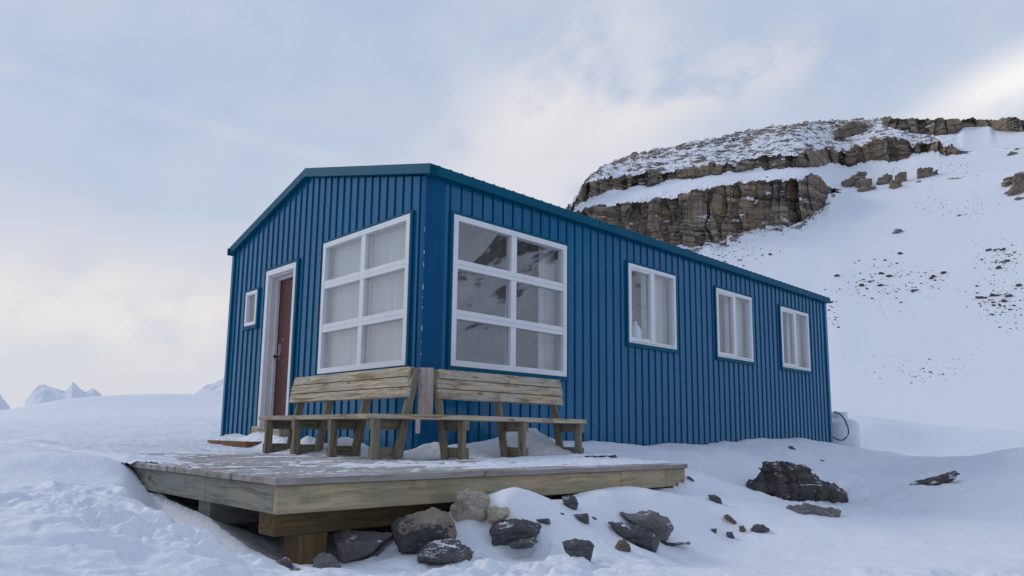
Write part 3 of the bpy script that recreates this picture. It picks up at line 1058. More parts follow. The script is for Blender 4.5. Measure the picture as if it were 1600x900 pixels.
def rib_wall(mb, length, place, topf, holes, s0=0.0, zb=-0.08, phase=0.06):
    """ribbed sheet: s along the wall, o outward; holes = (s0, s1, z0, z1)"""
    prof = [(s0, 0.0)]
    s = s0 + phase
    while s + 0.05 < length:
        prof += [(s, 0.0), (s + 0.0015, -0.020), (s + 0.0095, -0.020), (s + 0.0125, 0.017), (s + 0.0255, 0.017), (s + 0.0285, -0.020),
                 (s + 0.0375, -0.020), (s + 0.039, 0.0)]
        s += PITCH_RIB
    prof.append((length, 0.0))
    S = [p[0] for p in prof]
    O = [p[1] for p in prof]
    cuts = sorted(set(S) | {h[0] for h in holes} | {h[1] for h in holes})
    for a, b in zip(cuts[:-1], cuts[1:]):
        if b - a < 1e-6:
            continue
        oa, ob = np.interp(a, S, O), np.interp(b, S, O)
        m = (a + b) / 2
        tn = cell1(np.array([(m + 0.11) / (PITCH_RIB * 6)]))[0]
        spans = [(zb, None)]
        for h in holes:
            if h[0] - 1e-6 < m < h[1] + 1e-6:
                spans = [(zb, h[2]), (h[3], None)]
        for lo_, hi_ in spans:
            ta, tb = (topf(a), topf(b)) if hi_ is None else (hi_, hi_)
            mb.poly([place(a, oa, lo_), place(b, ob, lo_), place(b, ob, tb), place(a, oa, ta)], 0, tn)
    # screw heads, staggered on the flats
    k = 0
    s = s0 + phase + 0.0995
    while s < length - 0.03:
        for j, zr in enumerate((0.34, 0.82, 1.36, 1.92, 2.40, 2.72, 3.05, 3.30)):
            if (k + j * 2) % 3 == 0:
                z = zr + ((k * 37) % 11 - 5) * 0.012
                if z < topf(s) - 0.08 and not any(h[0] - .03 < s < h[1] + .03 and h[2] - .03 < z < h[3] + .03 for h in holes):
                    r = 0.0095
                    mb.poly([place(s + r * math.cos(t * math.pi / 3), 0.006, z + r * math.sin(t * math.pi / 3)) for t in range(6)], 1)
        s += PITCH_RIB
        k += 1


mb = MB()
rib_wall(mb, WID, lambda s, o, z: (-o, s, z), gable_top,
         [(BW['y0'], BW['y1'], BW['z0'], BW['z1']), DOOR, SM], 0.10, phase=0.05)
mb.f = [tuple(reversed(f)) for f in mb.f]
mb.build('gable_wall', [M['blue'], M['screw']], hut)
mb = MB()
rib_wall(mb, LEN, lambda s, o, z: (s, -o, z), lambda s: HE,
         [(BW['x0'], BW['x1'], BW['z0'], BW['z1'])] + [(a, b, SZ[0], SZ[1]) for a, b in SW], 0.19, phase=0.07)
mb.build('side_wall', [M['blue'], M['screw']], hut)
mb = MB()
mb.poly([(LEN, 0, -.1), (LEN, WID, -.1), (LEN, WID, HE), (LEN, RY, HR), (LEN, 0, HE)])
mb.build('rear_wall', M['blue'], hut)
mb = MB()
mb.poly([(0, WID, -.1), (0, WID, HE), (LEN, WID, HE), (LEN, WID, -.1)])
mb.build('far_side_wall', M['blue'], hut)
# bevelled corner trim and the flat flashing beside it
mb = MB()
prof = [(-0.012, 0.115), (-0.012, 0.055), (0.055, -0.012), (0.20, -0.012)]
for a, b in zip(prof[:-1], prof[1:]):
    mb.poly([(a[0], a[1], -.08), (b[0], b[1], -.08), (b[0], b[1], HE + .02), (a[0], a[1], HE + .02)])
rs = random.Random(4)
z = 1.0
while z < 2.3:                         # paint chips down the arris
    h = rs.uniform(0.01, 0.06)
    w_ = rs.uniform(0.002, 0.005)
    mb.poly([(-0.0135, 0.0565, z), (-0.0135 + w_, 0.0555 - w_, z + h * .2), (-0.0135 + w_ * .6, 0.0555 - w_ * .6, z + h), (-0.0135, 0.0575, z + h)], 1)
    z += h + rs.uniform(0.03, 0.22)
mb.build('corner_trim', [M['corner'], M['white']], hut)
mb = MB()
mb.box(-0.03, -0.004, WID - 0.05, WID + 0.012, -.08, HE)
mb.build('corner_trim', M['blue'], hut)
mb = MB()
mb.box(LEN - 0.07, LEN + 0.012, -0.028, -0.004, -.08, HE)
mb.build('corner_trim', M['blue'], hut)
# floor and ceiling inside keep the rooms dim
mb = MB()
mb.box(0.3, LEN - .1, 0.5, WID - .1, -0.06, 0.05)
mb.box(0.05, LEN - .05, 0.05, WID - .05, 2.66, 2.70)
mb.build('inner_lining', M['inner'], hut)

# roof: ribbed sheets, edge trims
mb = MB()
EO = 0.075
TH = 0.10
for sgn in (0, 1):
    ye, yr = (-EO, RY) if sgn == 0 else (WID + 0.035, RY)
    ze = HE + 0.080 if sgn == 0 else HE + 0.07
    zr = HR + 0.085
    x = -0.06
    while x < LEN + 0.08:
        x2 = min(x + PITCH_RIB, LEN + 0.08)
        xs = [x, x + 0.10, x + 0.112, x + 0.132, x + 0.144]
        os = [0, 0, .024, .024, 0]
        xs = [min(q, x2) for q in xs] + [x2]
        os = os + [0]
        for i in range(len(xs) - 1):
            if xs[i + 1] - xs[i] < 1e-5:
                continue
            q = [(xs[i], ye, ze + os[i] + .003), (xs[i + 1], ye, ze + os[i + 1] + .003), (xs[i + 1], yr, zr + os[i + 1]), (xs[i], yr, zr + os[i])]
            mb.poly(q if sgn == 0 else q[::-1])
        x = x2
roof = mb.build('roof', M['trim'], hut)
mb = MB()
mb.box(-0.07, LEN + 0.09, -EO - 0.006, -EO + 0.008, HE - 0.008, HE + 0.098)
mb.box(-0.07, LEN + 0.09, -EO + 0.0085, -0.003, HE - 0.004, HE + 0.002)
mb.build('eave_trim', M['trim'], hut, bevel=0.004)
mb = MB()
mb.box(-0.10, LEN + 0.09, WID + 0.035 - 0.008, WID + 0.035 + 0.006, HE - 0.02, HE + 0.088)
mb.build('eave_trim', M['trim'], hut)
for (ya, za), (yb, zb_) in ((( -EO - 0.006, HE - 0.008), (RY, HR)), ((RY, HR), (WID + 0.035 + .006, HE - 0.010))):
    mb = MB()
    h = 0.115
    P8 = [(-0.07, ya, za), (-0.07, yb, zb_), (-0.07, yb, zb_ + h), (-0.07, ya, za + h - 0.008)]
    Q8 = [(0.03, p[1], p[2]) for p in P8]
    mb.poly(P8[::-1])
    mb.poly(Q8)
    for i in range(4):
        j = (i + 1) % 4
        mb.poly([P8[i], P8[j], Q8[j], Q8[i]])
    mb.build('gable_trim', M['trim'], hut)
mb = MB()
for sg, (ye, ze) in ((0, (RY - .09, HR + .088)), (1, (RY + .09, HR + .088))):
    mb.poly([(0.02, RY, HR + .117), (LEN + .1, RY, HR + .117), (LEN + .1, ye, ze + .012), (0.02, ye, ze + .012)][::(1 if sg else -1)])
mb.poly([(0.02, RY - .09, HR + .10), (0.02, RY, HR + .117), (0.02, RY + .09, HR + .10)][::-1])
mb.build('ridge_cap', M['trim'], hut)


# windows: built in wall coordinates (s along, o outward, z up)
def frame_window(place, s0, s1, z0, z1, cols, rows, name='window', kind='grid', curtain=None, label=None, glassb=0.0):
    """place maps (s, o, z) to the world"""
    def bx(mb, a, b, o0, o1, c, d, m=0):
        p, q = np.array(place(a, o0, c)), np.array(place(b, o1, d))
        mn, mx_ = np.minimum(p, q), np.maximum(p, q)
        mb.box(mn[0], mx_[0], mn[1], mx_[1], mn[2], mx_[2], m=m)
    fw = 0.062 if kind == 'grid' else 0.05
    mb = MB()
    OUT, IN = 0.038, -0.06
    bx(mb, s0, s1, IN, OUT, z1 - fw, z1)
    bx(mb, s0, s1, IN, OUT, z0, z0 + fw)
    bx(mb, s0, s0 + fw, IN, OUT - .001, z0 + fw, z1 - fw)
    bx(mb, s1 - fw, s1, IN, OUT - .001, z0 + fw, z1 - fw)
    if kind == 'grid':
        for r in range(1, rows):
            zc_ = z0 + (z1 - z0) * r / rows
            bx(mb, s0 + fw, s1 - fw, IN, OUT - .006, zc_ + 0.006, zc_ + 0.058)
            bx(mb, s0 + fw, s1 - fw, IN, OUT - .004, zc_ - 0.040, zc_ + 0.0035)
            bx(mb, s0 + fw, s1 - fw, IN, OUT - .02, zc_ + 0.0035, zc_ + 0.006, 1)
        sc = (s0 + s1) / 2
        zs = [z0 + fw] + [z0 + (z1 - z0) * r / rows for r in range(1, rows)] + [z1 - fw]
        for i in range(rows):
            lo_ = zs[i] + (0.058 if i else 0)
            hi_ = zs[i + 1] - (0.040 if i < rows - 1 else 0)
            bx(mb, sc - 0.042, sc + 0.042, IN, OUT - .008, lo_, hi_)
    elif kind == 'slide':
        sc = (s0 + s1) / 2
        bx(mb, sc - 0.055, sc + 0.02, IN, OUT - .004, z0 + fw, z1 - fw)
        bx(mb, sc + 0.023, sc + 0.06, IN, OUT - .02, z0 + fw, z1 - fw)
        bx(mb, s0 + fw, sc - 0.055, IN, OUT - .012, z0 + fw, z0 + fw + .03)
        bx(mb, s0 + fw, sc - 0.055, IN, OUT - .012, z1 - fw - .03, z1 - fw)
        bx(mb, s0 + fw, s0 + fw + .028, IN, OUT - .0125, z0 + fw + .03, z1 - fw - .03)
        bx(mb, s0 + fw, s1 - fw, IN, OUT + .004, z0 + .019, z0 + .022, 1)
    win = mb.build(name, [M['white'], M['seam']], hut, bevel=0.004)
    if label:
        win['label'] = label
    g = MB()
    g.poly([place(s0 + fw * .5, -0.010, z0 + fw * .5), place(s1 - fw * .5, -0.010, z0 + fw * .5), place(s1 - fw * .5, -0.010, z1 - fw * .5), place(s0 + fw * .5, -0.010, z1 - fw * .5)])
    gp = g.build('pane', M['glass'], win)
    # blue flashing round the opening
    f = MB()
    w_ = 0.034
    bx(f, s0 - w_, s1 + w_, 0.001, 0.030, z1 + .001, z1 + w_)
    bx(f, s0 - w_, s1 + w_, 0.001, 0.034, z0 - w_ - .018, z0 - .001)
    bx(f, s0 - w_, s0 - .001, 0.001, 0.029, z0 - .001, z1 + .001)
    bx(f, s1 + .001, s1 + w_, 0.001, 0.029, z0 - .001, z1 + .001)
    f.build('flashing', M['trim'], win)
    if curtain:
        for (a, b, lo_, hi_, dep, mt) in curtain:
            c = MB()
            n = max(10, int((b - a) / 0.02))
            pts = []
            for i in range(n + 1):
                s = a + (b - a) * i / n
                pts.append((s, dep - 0.007 * math.sin(s * 40 + 3 * math.sin(s * 7)) - 0.003 * math.sin(s * 97 + 2 * math.sin(s * 13))))
            for (p0, q0), (p1, q1) in zip(pts[:-1], pts[1:]):
                c.poly([place(p0, q0, lo_), place(p1, q1, lo_), place(p1, q1 , hi_), place(p0, q0, hi_)])
            c.build('curtain', M[mt], win, smooth=True)
    return win


gp_ = lambda s, o, z: (-o, s, z)
sp_ = lambda s, o, z: (s, -o, z)
frame_window(gp_, BW['y0'], BW['y1'], BW['z0'], BW['z1'], 2, 3, curtain=[(BW['y0'] - .02, BW['y1'] + .02, BW['z0'] - .05, BW['z1'] + .05, -0.10, 'curtain')],
             label='six pane white window with pale curtains on the gable end')
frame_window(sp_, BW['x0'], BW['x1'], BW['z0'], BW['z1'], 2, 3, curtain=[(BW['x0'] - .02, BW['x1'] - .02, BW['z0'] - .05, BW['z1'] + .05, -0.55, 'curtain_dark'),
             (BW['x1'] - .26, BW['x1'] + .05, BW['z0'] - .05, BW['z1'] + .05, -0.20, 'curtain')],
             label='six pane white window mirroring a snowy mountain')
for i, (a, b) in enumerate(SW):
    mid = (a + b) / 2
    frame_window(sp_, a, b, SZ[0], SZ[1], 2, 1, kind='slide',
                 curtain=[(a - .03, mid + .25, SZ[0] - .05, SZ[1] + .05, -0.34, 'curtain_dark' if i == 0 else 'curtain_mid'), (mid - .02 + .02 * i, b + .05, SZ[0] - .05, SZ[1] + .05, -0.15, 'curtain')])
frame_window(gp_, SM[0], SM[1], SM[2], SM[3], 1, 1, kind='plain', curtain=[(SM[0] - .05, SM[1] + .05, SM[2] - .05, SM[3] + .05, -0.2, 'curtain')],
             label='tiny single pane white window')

# door with its deep white surround
y0, y1, z0, z1 = DOOR
mb = MB()
cw_ = 0.075
mb.box(-0.040, 0.0, y0, y0 + cw_ - .02, z0 - .06, z1)
mb.box(-0.040, 0.0, y1 - cw_, y1, z0 - .06, z1)
mb.box(-0.041, 0.0, y0 + cw_ - .02, y1 - cw_, z1 - cw_, z1)
mb.box(0.0005, 0.20, y1 - cw_ - .025, y1 - cw_ + .03, z0 - .06, z1 - cw_ + .03, m=1)
mb.box(0.0005, 0.20, y0 + cw_ - .05, y0 + cw_ - .02, z0 - .06, z1 - cw_ + .03, m=1)
mb.box(0.0005, 0.20, y0 + cw_ - .02, y1 - cw_ - .025, z1 - cw_ - .02, z1 - cw_ + .03, m=1)
mb.box(0.075, 0.12, y1 - cw_ - .055, y1 - cw_ - .025, z0 - .02, z1 - cw_ - .02, m=1)
mb.box(0.075, 0.12, y0 + cw_ - .02, y1 - cw_ - .055, z1 - cw_ - .05, z1 - cw_ - .02, m=1)
mb.box(-0.03, 0.20, y0 + cw_ - .02, y1 - cw_ - .025, z0 - .06, z0 - .01, m=1)
mb.build('door_frame', [M['white'], M['jamb']], hut, bevel=0.004)
mb = MB()
mb.box(-0.03, -0.003, y0 - .045, y0 - .001, z0 - .06, z1 + .045)
mb.box(-0.03, -0.003, y1 + .001, y1 + .04, z0 - .06, z1 + .045)
mb.box(-0.031, -0.003, y0 - .001, y1 + .001, z1 + .001, z1 + .045)
mb.build('door_flashing', M['trim'], hut)
mb = MB()
mb.box(0.125, 0.165, y0 + cw_ - .02, y1 - cw_ - .03, z0 - .01, z1 - cw_ - .025)
door = mb.build('door', M['door'], hut, bevel=0.003)
yl = y1 - cw_ - .125
mb = MB()
mb.box(0.119, 0.1248, yl - .03, yl + .04, 1.20, 1.40)
for k in range(7):
    yy, zz_ = yl - .06 + rs.uniform(-.05, .04), 1.2 + rs.uniform(-.06, .28)
    mb.box(0.1225, 0.1249, yy, yy + rs.uniform(.006, .02), zz_, zz_ + rs.uniform(.01, .03))
mb.build('lock_plate', M['steel'], door)
mb = MB()
mb.tube([(0.119, yl, 1.23), (0.075, yl, 1.23)], 0.012)
mb.tube([(0.075, yl, 1.23), (0.060, yl, 1.23), (0.045, yl, 1.23)], [0.016, 0.028, 0.018], 14)
mb.build('handle', M['black'], door, smooth=True)

# jug on the sill of the nearest sliding window
jx, jy = SW[0][0] + 0.36, 0.10
mb = MB()
zj = SZ[0] + 0.0
mb.box(SW[0][0] + .03, SW[0][1] - .03, 0.062, 0.24, zj + .028, zj + .046)
mb.build('window_sill', M['white'], hut)
zj += 0.046
mb = MB()
ring = [(0.0, .085), (.004, .09), (.16, .09), (.22, .06), (.25, .03), (.29, .03), (.30, .0)]
mb.tube([(jx, jy + .03, zj + h) for h, r in ring], [max(r * .95, .004) for h, r in ring], 16)
o = mb.build('jug', M['jug'], None, smooth=True)
tag(o, 'pale blue plastic jug standing inside the nearest sliding window', 'jug')

# ------------------------------------------------------------------ deck
deck = empty('timber_deck', (-1, -1, 0), 'raised weathered timber deck with snow patches in front of the blue hut', 'deck')
mb = MB()
BWD = 0.137
y = DY0 - 0.03
k = 0
while y < DY1:
    yb = y + BWD - 0.006
    xe = DX1 if yb < DYS else DX2
    if y > 0 - 0.03:
        xe = -0.03
    j = rs.uniform(-.008, .008)
    # two lengths per board, butted
    cut = -0.9 + (0.8 if k % 2 else -0.5)
    if cut < xe - .3:
        mb.box(DX0 - 0.02 + j, cut - .002, y, yb, -0.038, 0.0 + rs.uniform(-.002, .001), grain=0)
        mb.box(cut + .002, xe + j, y, yb, -0.038, 0.0 + rs.uniform(-.002, .001), grain=0)
    else:
        mb.box(DX0 - 0.02 + j, xe, y, yb, -0.038, 0.0, grain=0)
    y += BWD
    k += 1
mb.build('deck_boards', M['wood_deck'], deck, bevel=0.004)
for a, b in ((DX0, -0.02), (-0.015, 0.565), (0.57, DX1 - .002)):
    mb = MB()
    mb.box(a, b, DY0, DY0 + 0.04, -0.178, -0.041, grain=0, tone=0.2 if a < 0 else 0.7)
    mb.build('front_rim_board', M['wood_rim'], deck, bevel=0.003)
for a, b in ((DY0 + .042, -1.572), (-1.568, 0.9), (0.905, DY1)):
    mb = MB()
    mb.box(DX0, DX0 + 0.04, a, b, -0.178, -0.041, grain=1)
    mb.build('side_rim_board', M['wood_rim_grey'], deck, bevel=0.003)
mb = MB()
mb.box(DX1 - .04, DX1 - .001, DY0 + .042, DYS, -0.178, -0.041, grain=1)
mb.build('side_rim_board', M['wood_rim'], deck, bevel=0.003)
for yy in (-2.15, -1.50, -0.3):
    mb = MB()
    mb.box(-2.585 if yy < -2 else -2.66, 0.6, yy, yy + 0.17, -0.325, -0.181, grain=0)
    mb.build('beam', M['wood_brown'] if yy < -2 else M['wood_rim_grey'], deck, bevel=0.004)
for xj in np.arange(-2.25, 0.6, 0.42):
    mb = MB()
    mb.box(xj, xj + .04, DY0 + .042, 1.0, -0.176, -0.041, grain=1)
    mb.build('joist', M['wood_rim_grey'], deck)
for xp in (-2.35, -0.3):
    mb = MB()
    mb.box(xp - .092, xp + .092, -2.155 + .008, -2.155 + .165, -0.75, -0.327, grain=2)
    mb.build('post', M['wood_brown'], deck, bevel=0.005)


# ------------------------------------------------------------------ corner bench
bench = empty('corner_bench', (-0.85, -0.85, 0), 'weathered timber bench wrapping the corner of the blue hut on the deck', 'bench')
XF, YF, HS = -1.03, -1.03, 0.378
YLE, XRE = 1.45, 1.285
BY, CX_ = -0.645, -0.335


def seat_poly(pts, name):
    mb = MB()
    t = 0.04
    top = [(p[0], p[1], HS) for p in pts]
    bot = [(p[0], p[1], HS - t) for p in pts]
    mb.poly(top)
    mb.poly(bot[::-1])
    n = len(pts)
    for i in range(n):
        j = (i + 1) % n
        mb.poly([bot[i], bot[j], top[j], top[i]])
    d = np.array(pts[1]) - np.array(pts[0])
    d = d / np.linalg.norm(d)
    off = random.uniform(0, 30)
    mb.g = [((v[0] * d[0] + v[1] * d[1]) + off, -v[0] * d[1] + v[1] * d[0] + off, v[2]) for v in mb.v]
    mb.t = [random.random() * .6] * len(mb.v)
    o = mb.build(name, M['wood_tan'], bench, bevel=0.004)
    return o


# seat: two boards on each leg of the L, a diagonal board between
for a, b in ((0.0, 0.19), (0.2, 0.39)):
    seat_poly([(XF + a, YLE), (XF + a, BY + .004 + a * .6), (XF + b, BY + .004 + b * .6), (XF + b, YLE)], 'seat')
    seat_poly([(CX_ + .004 + a * .6, YF + a), (XRE, YF + a), (XRE, YF + b), (CX_ + .004 + b * .6, YF + b)], 'seat')
seat_poly([(XF - .005, BY), (CX_, YF - .005), (CX_ + .39 * .6, YF + .39), (-.50, -.50), (XF + .39, BY + .39 * .6)], 'seat')


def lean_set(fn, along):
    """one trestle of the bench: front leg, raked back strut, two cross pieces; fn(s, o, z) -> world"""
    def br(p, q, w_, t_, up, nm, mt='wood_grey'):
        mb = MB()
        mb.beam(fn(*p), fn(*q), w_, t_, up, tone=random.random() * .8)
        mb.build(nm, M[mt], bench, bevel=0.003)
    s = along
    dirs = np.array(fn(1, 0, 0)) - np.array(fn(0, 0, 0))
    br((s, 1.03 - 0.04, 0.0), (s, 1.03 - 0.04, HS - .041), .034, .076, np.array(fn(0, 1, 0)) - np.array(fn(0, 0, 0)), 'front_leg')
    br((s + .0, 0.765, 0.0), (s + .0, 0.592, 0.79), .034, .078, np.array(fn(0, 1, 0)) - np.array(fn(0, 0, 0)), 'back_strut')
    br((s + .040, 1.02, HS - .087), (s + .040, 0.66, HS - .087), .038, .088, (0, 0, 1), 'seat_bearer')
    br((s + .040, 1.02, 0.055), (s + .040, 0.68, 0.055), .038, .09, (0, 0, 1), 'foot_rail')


fl = lambda s, o, z: (-o, s, z)
fr = lambda s, o, z: (s, -o, z)
for s in (1.29, 0.70, 0.02, -0.655):
    lean_set(fl, s)
for s in (-0.33, 0.40, 1.20):
    lean_set(fr, s)
# raked backs, three slats each
for fn, s0, s1 in ((fl, -0.66, 1.44), (fr, -0.345, 1.29)):
    mb = MB()
    for k in range(3):
        z = 0.528 + k * 0.092
        zt = z + 0.084
        o0, o1 = 0.765 - 0.219 * z + .052, 0.765 - 0.219 * zt + .052
        j0, j1 = rs.uniform(-.012, .012), rs.uniform(-.012, .012)
        a, b = np.array(fn(0, o0, z)), np.array(fn(0, o1, zt))
        mid = (a + b) / 2
        al = np.array(fn(1, 0, 0)) - np.array(fn(0, 0, 0))
        up = (b - a) / np.linalg.norm(b - a)
        out = np.cross(al, up)
        shr = 0.02 * (2 - k)
        sa, sb = s0 + shr * -1 + j0, s1 + j1
        c = mid + al * (sa + sb) / 2
        mb.obox(c, (al, up, out), ((sb - sa) / 2, np.linalg.norm(b - a) / 2, 0.019), 0, tone=rs.uniform(0, .45))
        for e in (sa + .03, sb - .03):
            for q in (-.022, .022):
                p = mid + al * e + up * q
                for sg in (1,):
                    outn = out if np.dot(out, np.array(fn(0, 1, 0)) - np.array(fn(0, 0, 0))) > 0 else -out
                    p2 = p + outn * 0.0198
                    r = .0055
                    mb.poly([p2 + al * r * math.cos(t * math.pi / 3) + up * r * math.sin(t * math.pi / 3) for t in range(6)], 1)
    mb.build('backrest', [M['wood_tan'], M['screw']], bench, bevel=0.003)
# upright board closing the corner, set on the diagonal
pb = at(664.5, 640, 6.42)
dirn = np.array([_R[0], _R[1], 0]) / np.linalg.norm(_R[:2])
outn = np.array([-dirn[1], dirn[0], 0])
mb = MB()
mb.obox((pb[0], pb[1], 0.58), (dirn, outn, (0, 0, 1)), (0.0665, 0.02, 0.225), 2, tone=.1)
mb.build('corner_board', M['wood_post'], bench, bevel=0.004)
mb = MB()
q = at(653, 662, 6.0)
mb.obox((q[0], q[1], HS - .10), (dirn, outn, (0, 0, 1)), (0.018, 0.018, .06), 2, tone=.1)
mb.build('seat_block', M['wood_post'], bench, bevel=0.004)

# ------------------------------------------------------------------ steps at the door
mb = MB()
mb.box(-0.60, -0.56, 2.69, 3.86, 0.0, 0.10, grain=1)
mb.box(-0.559, -0.04, 2.69, 2.73, 0.0, 0.098, grain=0)
mb.box(-0.559, -0.04, 3.82, 3.86, 0.0, 0.098, grain=0)
for k in range(4):
    mb.box(-0.558 + k * .13, -0.558 + k * .13 + .124, 2.735, 3.815, 0.06, 0.092, grain=1)
tag(mb.build('wooden_step', M['wood_rust'], None, bevel=0.004), 'low rusty brown timber step half under snow below the maroon door', 'step')
mb = MB()
mb.box(-0.20, -0.05, 2.66, 3.45, 0.101, 0.285, grain=1)
tag(mb.build('door_step', M['wood_tan'], None, bevel=0.005), 'short pale timber block against the wall right under the maroon door', 'step')

# ------------------------------------------------------------------ snow lying on the deck
gx = np.arange(DX0 - 0.40, DX2 + .04, 0.016)
gy = np.arange(DY0 - .02, DY1, 0.02)
SX, SY = np.meshgrid(gx, gy)
streak = fbm(SX * 1.6, SY * 7.0, 3.0, 4, 0.6)
spk = fbm(SX * 9, SY * 14, 6.0, 3, 0.6)
bigp = fbm(SX * 0.8, SY * 0.8, 12.0, 3)
th = -0.0085 + 0.016 * streak + 0.011 * spk + 0.008 * bigp
# more on the right-hand front, bare strip along the front edge, deep at the left where it drifts over
th += 0.024 * sstep(-0.9, 0.2, SX) * sstep(-2.42, -2.2, SY) * (1 - sstep(-1.2, -.9, SY))
th += 0.007 * sstep(-2.2, -1.0, SX) * np.exp(-((SY + 1.75) / .3) ** 2)
th -= 0.018 * (1 - sstep(-2.46, -2.30, SY))
th += 0.030 * sstep(0.9, 2.2, SY) * (1 - sstep(-2.3, -0.7, SX)) + 0.03 * sstep(2.4, 3.6, SY)
th += 0.02 * sstep(0.3, 1.0, SX) * sstep(-1.5, -1.2, SY)


def mound(x, y, h, sx, sy):
    return h * np.exp(-((SX - x) / sx) ** 2 - ((SY - y) / sy) ** 2)


md = (mound(0.98, -0.42, 0.25, 0.36, 0.30) + mound(0.30, -0.34, 0.12, 0.5, 0.22) + mound(-0.18, -0.36, 0.08, 0.20, 0.25) + mound(1.42, -0.5, .10, .25, .4)
      + mound(-0.40, 0.75, 0.17, 0.26, 0.26) + mound(-0.42, 1.45, 0.16, 0.25, 0.35) + mound(-0.30, 2.25, 0.13, 0.25, 0.3) + mound(-0.22, 3.0, 0.20, 0.22, 0.6)
      + mound(-0.62, 0.30, 0.10, 0.2, 0.2) + mound(-0.78, 3.1, 0.035, 0.2, 0.9) + mound(-0.15, 4.0, .14, .4, .4) + mound(-0.8, 1.0, .05, .2, .3)
      + mound(-0.25, 0.15, 0.05, 0.2, 0.3))
th += md * (1 + 0.18 * fbm(SX * 5, SY * 5, 2.0, 3)) - 0.0
th -= 0.05 * (SX > DX1 + .01) * (SY < DYS)
edge = np.minimum(np.minimum(SX - DX0, np.where(SY < DYS, DX1, DX2) - SX), SY - DY0)
th += 0.05 * (1 - sstep(-2.72, -2.25, SX)) * sstep(-0.55, 0.1, SY)
edge = np.where((SX < -2.2) & (SY > -0.5), 1.0, edge)
th = np.minimum(th, 0.004 + edge * 1.4)
th = np.where(SX < DX0 - 0.02, th - 0.30 * np.clip(DX0 - 0.02 - SX, 0, 1), th)
inhut = (SX > -0.005) & (SY > -0.005)
zs = np.where(inhut, -0.05, th)
keep = np.isfinite(zs)
Ps = np.stack([SX, SY, np.where(SX < DX0, np.maximum(zs, -0.12), np.maximum(zs, -0.012))], -1).reshape(-1, 3)
qs = grid_faces(*SX.shape)
fl_ = (zs.ravel()[qs] > 0.0005).any(1) & ~((SX.ravel()[qs] > DX1).any(1) & (SY.ravel()[qs] < DYS).any(1)) & ~inhut.ravel()[qs].any(1)
fl_ &= ~((SX.ravel()[qs] < DX0 + .001).any(1) & (SY.ravel()[qs] < -0.42 - 0.0).any(1))
qs = qs[fl_]
used = np.unique(qs)
remap = np.full(len(Ps), -1)
remap[used] = np.arange(len(used))
link_grid('deck_snow', Ps[used], remap[qs], M['snow'], kind='stuff')

# ------------------------------------------------------------------ gas tank at the far end
TX, TY = 10.9, 0.25
tz = float(ground(TX, TY)) - 0.1
ztop = at(1310, 645, 14.95)[2]
tank = empty('gas_tank', (TX, TY, tz), 'white upright gas cylinder with a black hose behind the far end of the hut', 'gas tank')
mb = MB()
hb = ztop - 0.10
pts, rs_ = [], []
for k in range(9):
    a = k / 8 * math.pi / 2
    pts.append((TX, TY, hb - 0.16 + 0.16 * math.sin(a)))
    rs_.append(max(0.36 * math.cos(a), 0.03))
mb.tube([(TX, TY, tz), (TX, TY, hb - .5)] + pts, [0.36, 0.36] + rs_, 36)
mb.build('tank_body', M['tank'], tank, smooth=True)
mb = MB()
n = 20
for k in range(n):
    a0, a1 = 2 * math.pi * k / n * .8 + 1.2, 2 * math.pi * (k + 1) / n * .8 + 1.2
    for r in (0.150, 0.158):
        mb.poly([(TX + r * math.cos(a0), TY + r * math.sin(a0), hb - .03), (TX + r * math.cos(a1), TY + r * math.sin(a1), hb - .03),
                 (TX + r * math.cos(a1), TY + r * math.sin(a1), hb + .11), (TX + r * math.cos(a0), TY + r * math.sin(a0), hb + .11)])
mb.build('collar', M['tank'], tank)
mb = MB()
mb.tube([(TX, TY, hb - .02), (TX, TY, hb + .08)], 0.03)
mb.tube([(TX, TY, hb + .03), (TX - .06, TY - .14, hb + .03)], 0.025)
mb.build('valve', M['steel'], tank)
hp = [(1303, 643), (1309, 645), (1315, 649), (1321, 658), (1325, 668), (1326, 677), (1322, 684), (1316, 688), (1309, 687), (1303, 684), (1296, 680)]
mb = MB()
mb.tube([at(u, v, 14.25) for u, v in hp], 0.013, 8)
mb.build('hose', M['black'], tank, smooth=True)

# ------------------------------------------------------------------ rocks
M['slate'] = m_rock('dark slate', (0.065, 0.068, 0.076), (0.115, 0.116, 0.12), (0.18, 0.176, 0.172), 0.9, 0.6, 5, 0.98)
M['slate_snow'] = m_rock('snow dusted slate', (0.085, 0.085, 0.09), (0.14, 0.135, 0.13), (0.20, 0.19, 0.18), 1.0, 0.4, 5, 0.80)
M['granite'] = m_rock('pale speckled stone', (0.55, 0.49, 0.385), (0.36, 0.32, 0.26), (0.17, 0.155, 0.135), 0.0, 0.0, 9)
M['brownstone'] = m_rock('brown stone', (0.17, 0.125, 0.085), (0.095, 0.075, 0.06), (0.24, 0.185, 0.13), 0.0, 0.2, 8)
M['greystone'] = m_rock('grey stone', (0.17, 0.165, 0.165), (0.23, 0.22, 0.21), (0.09, 0.088, 0.09), 0.85, 0.3, 6, 1.04)
M['bouldertop'] = m_rock('boulder with brown crust', (0.055, 0.056, 0.062), (0.08, 0.078, 0.078), (0.13, 0.115, 0.10), 0.0, 0.2, 5)
M['crust'] = m_rock('brown crust', (0.29, 0.245, 0.19), (0.22, 0.185, 0.15), (0.14, 0.12, 0.10), 0.0, 0.0, 7)
M['bigboulder'] = m_rock('dark mottled boulder', (0.07, 0.064, 0.062), (0.125, 0.11, 0.10), (0.035, 0.034, 0.036), 0.8, 0.25, 4, 1.0)
M['outcrop'] = m_rock('brown outcrop rock', (0.24, 0.19, 0.145), (0.12, 0.104, 0.09), (0.33, 0.26, 0.185), 0.8, 0.7, 0.5, 0.78)
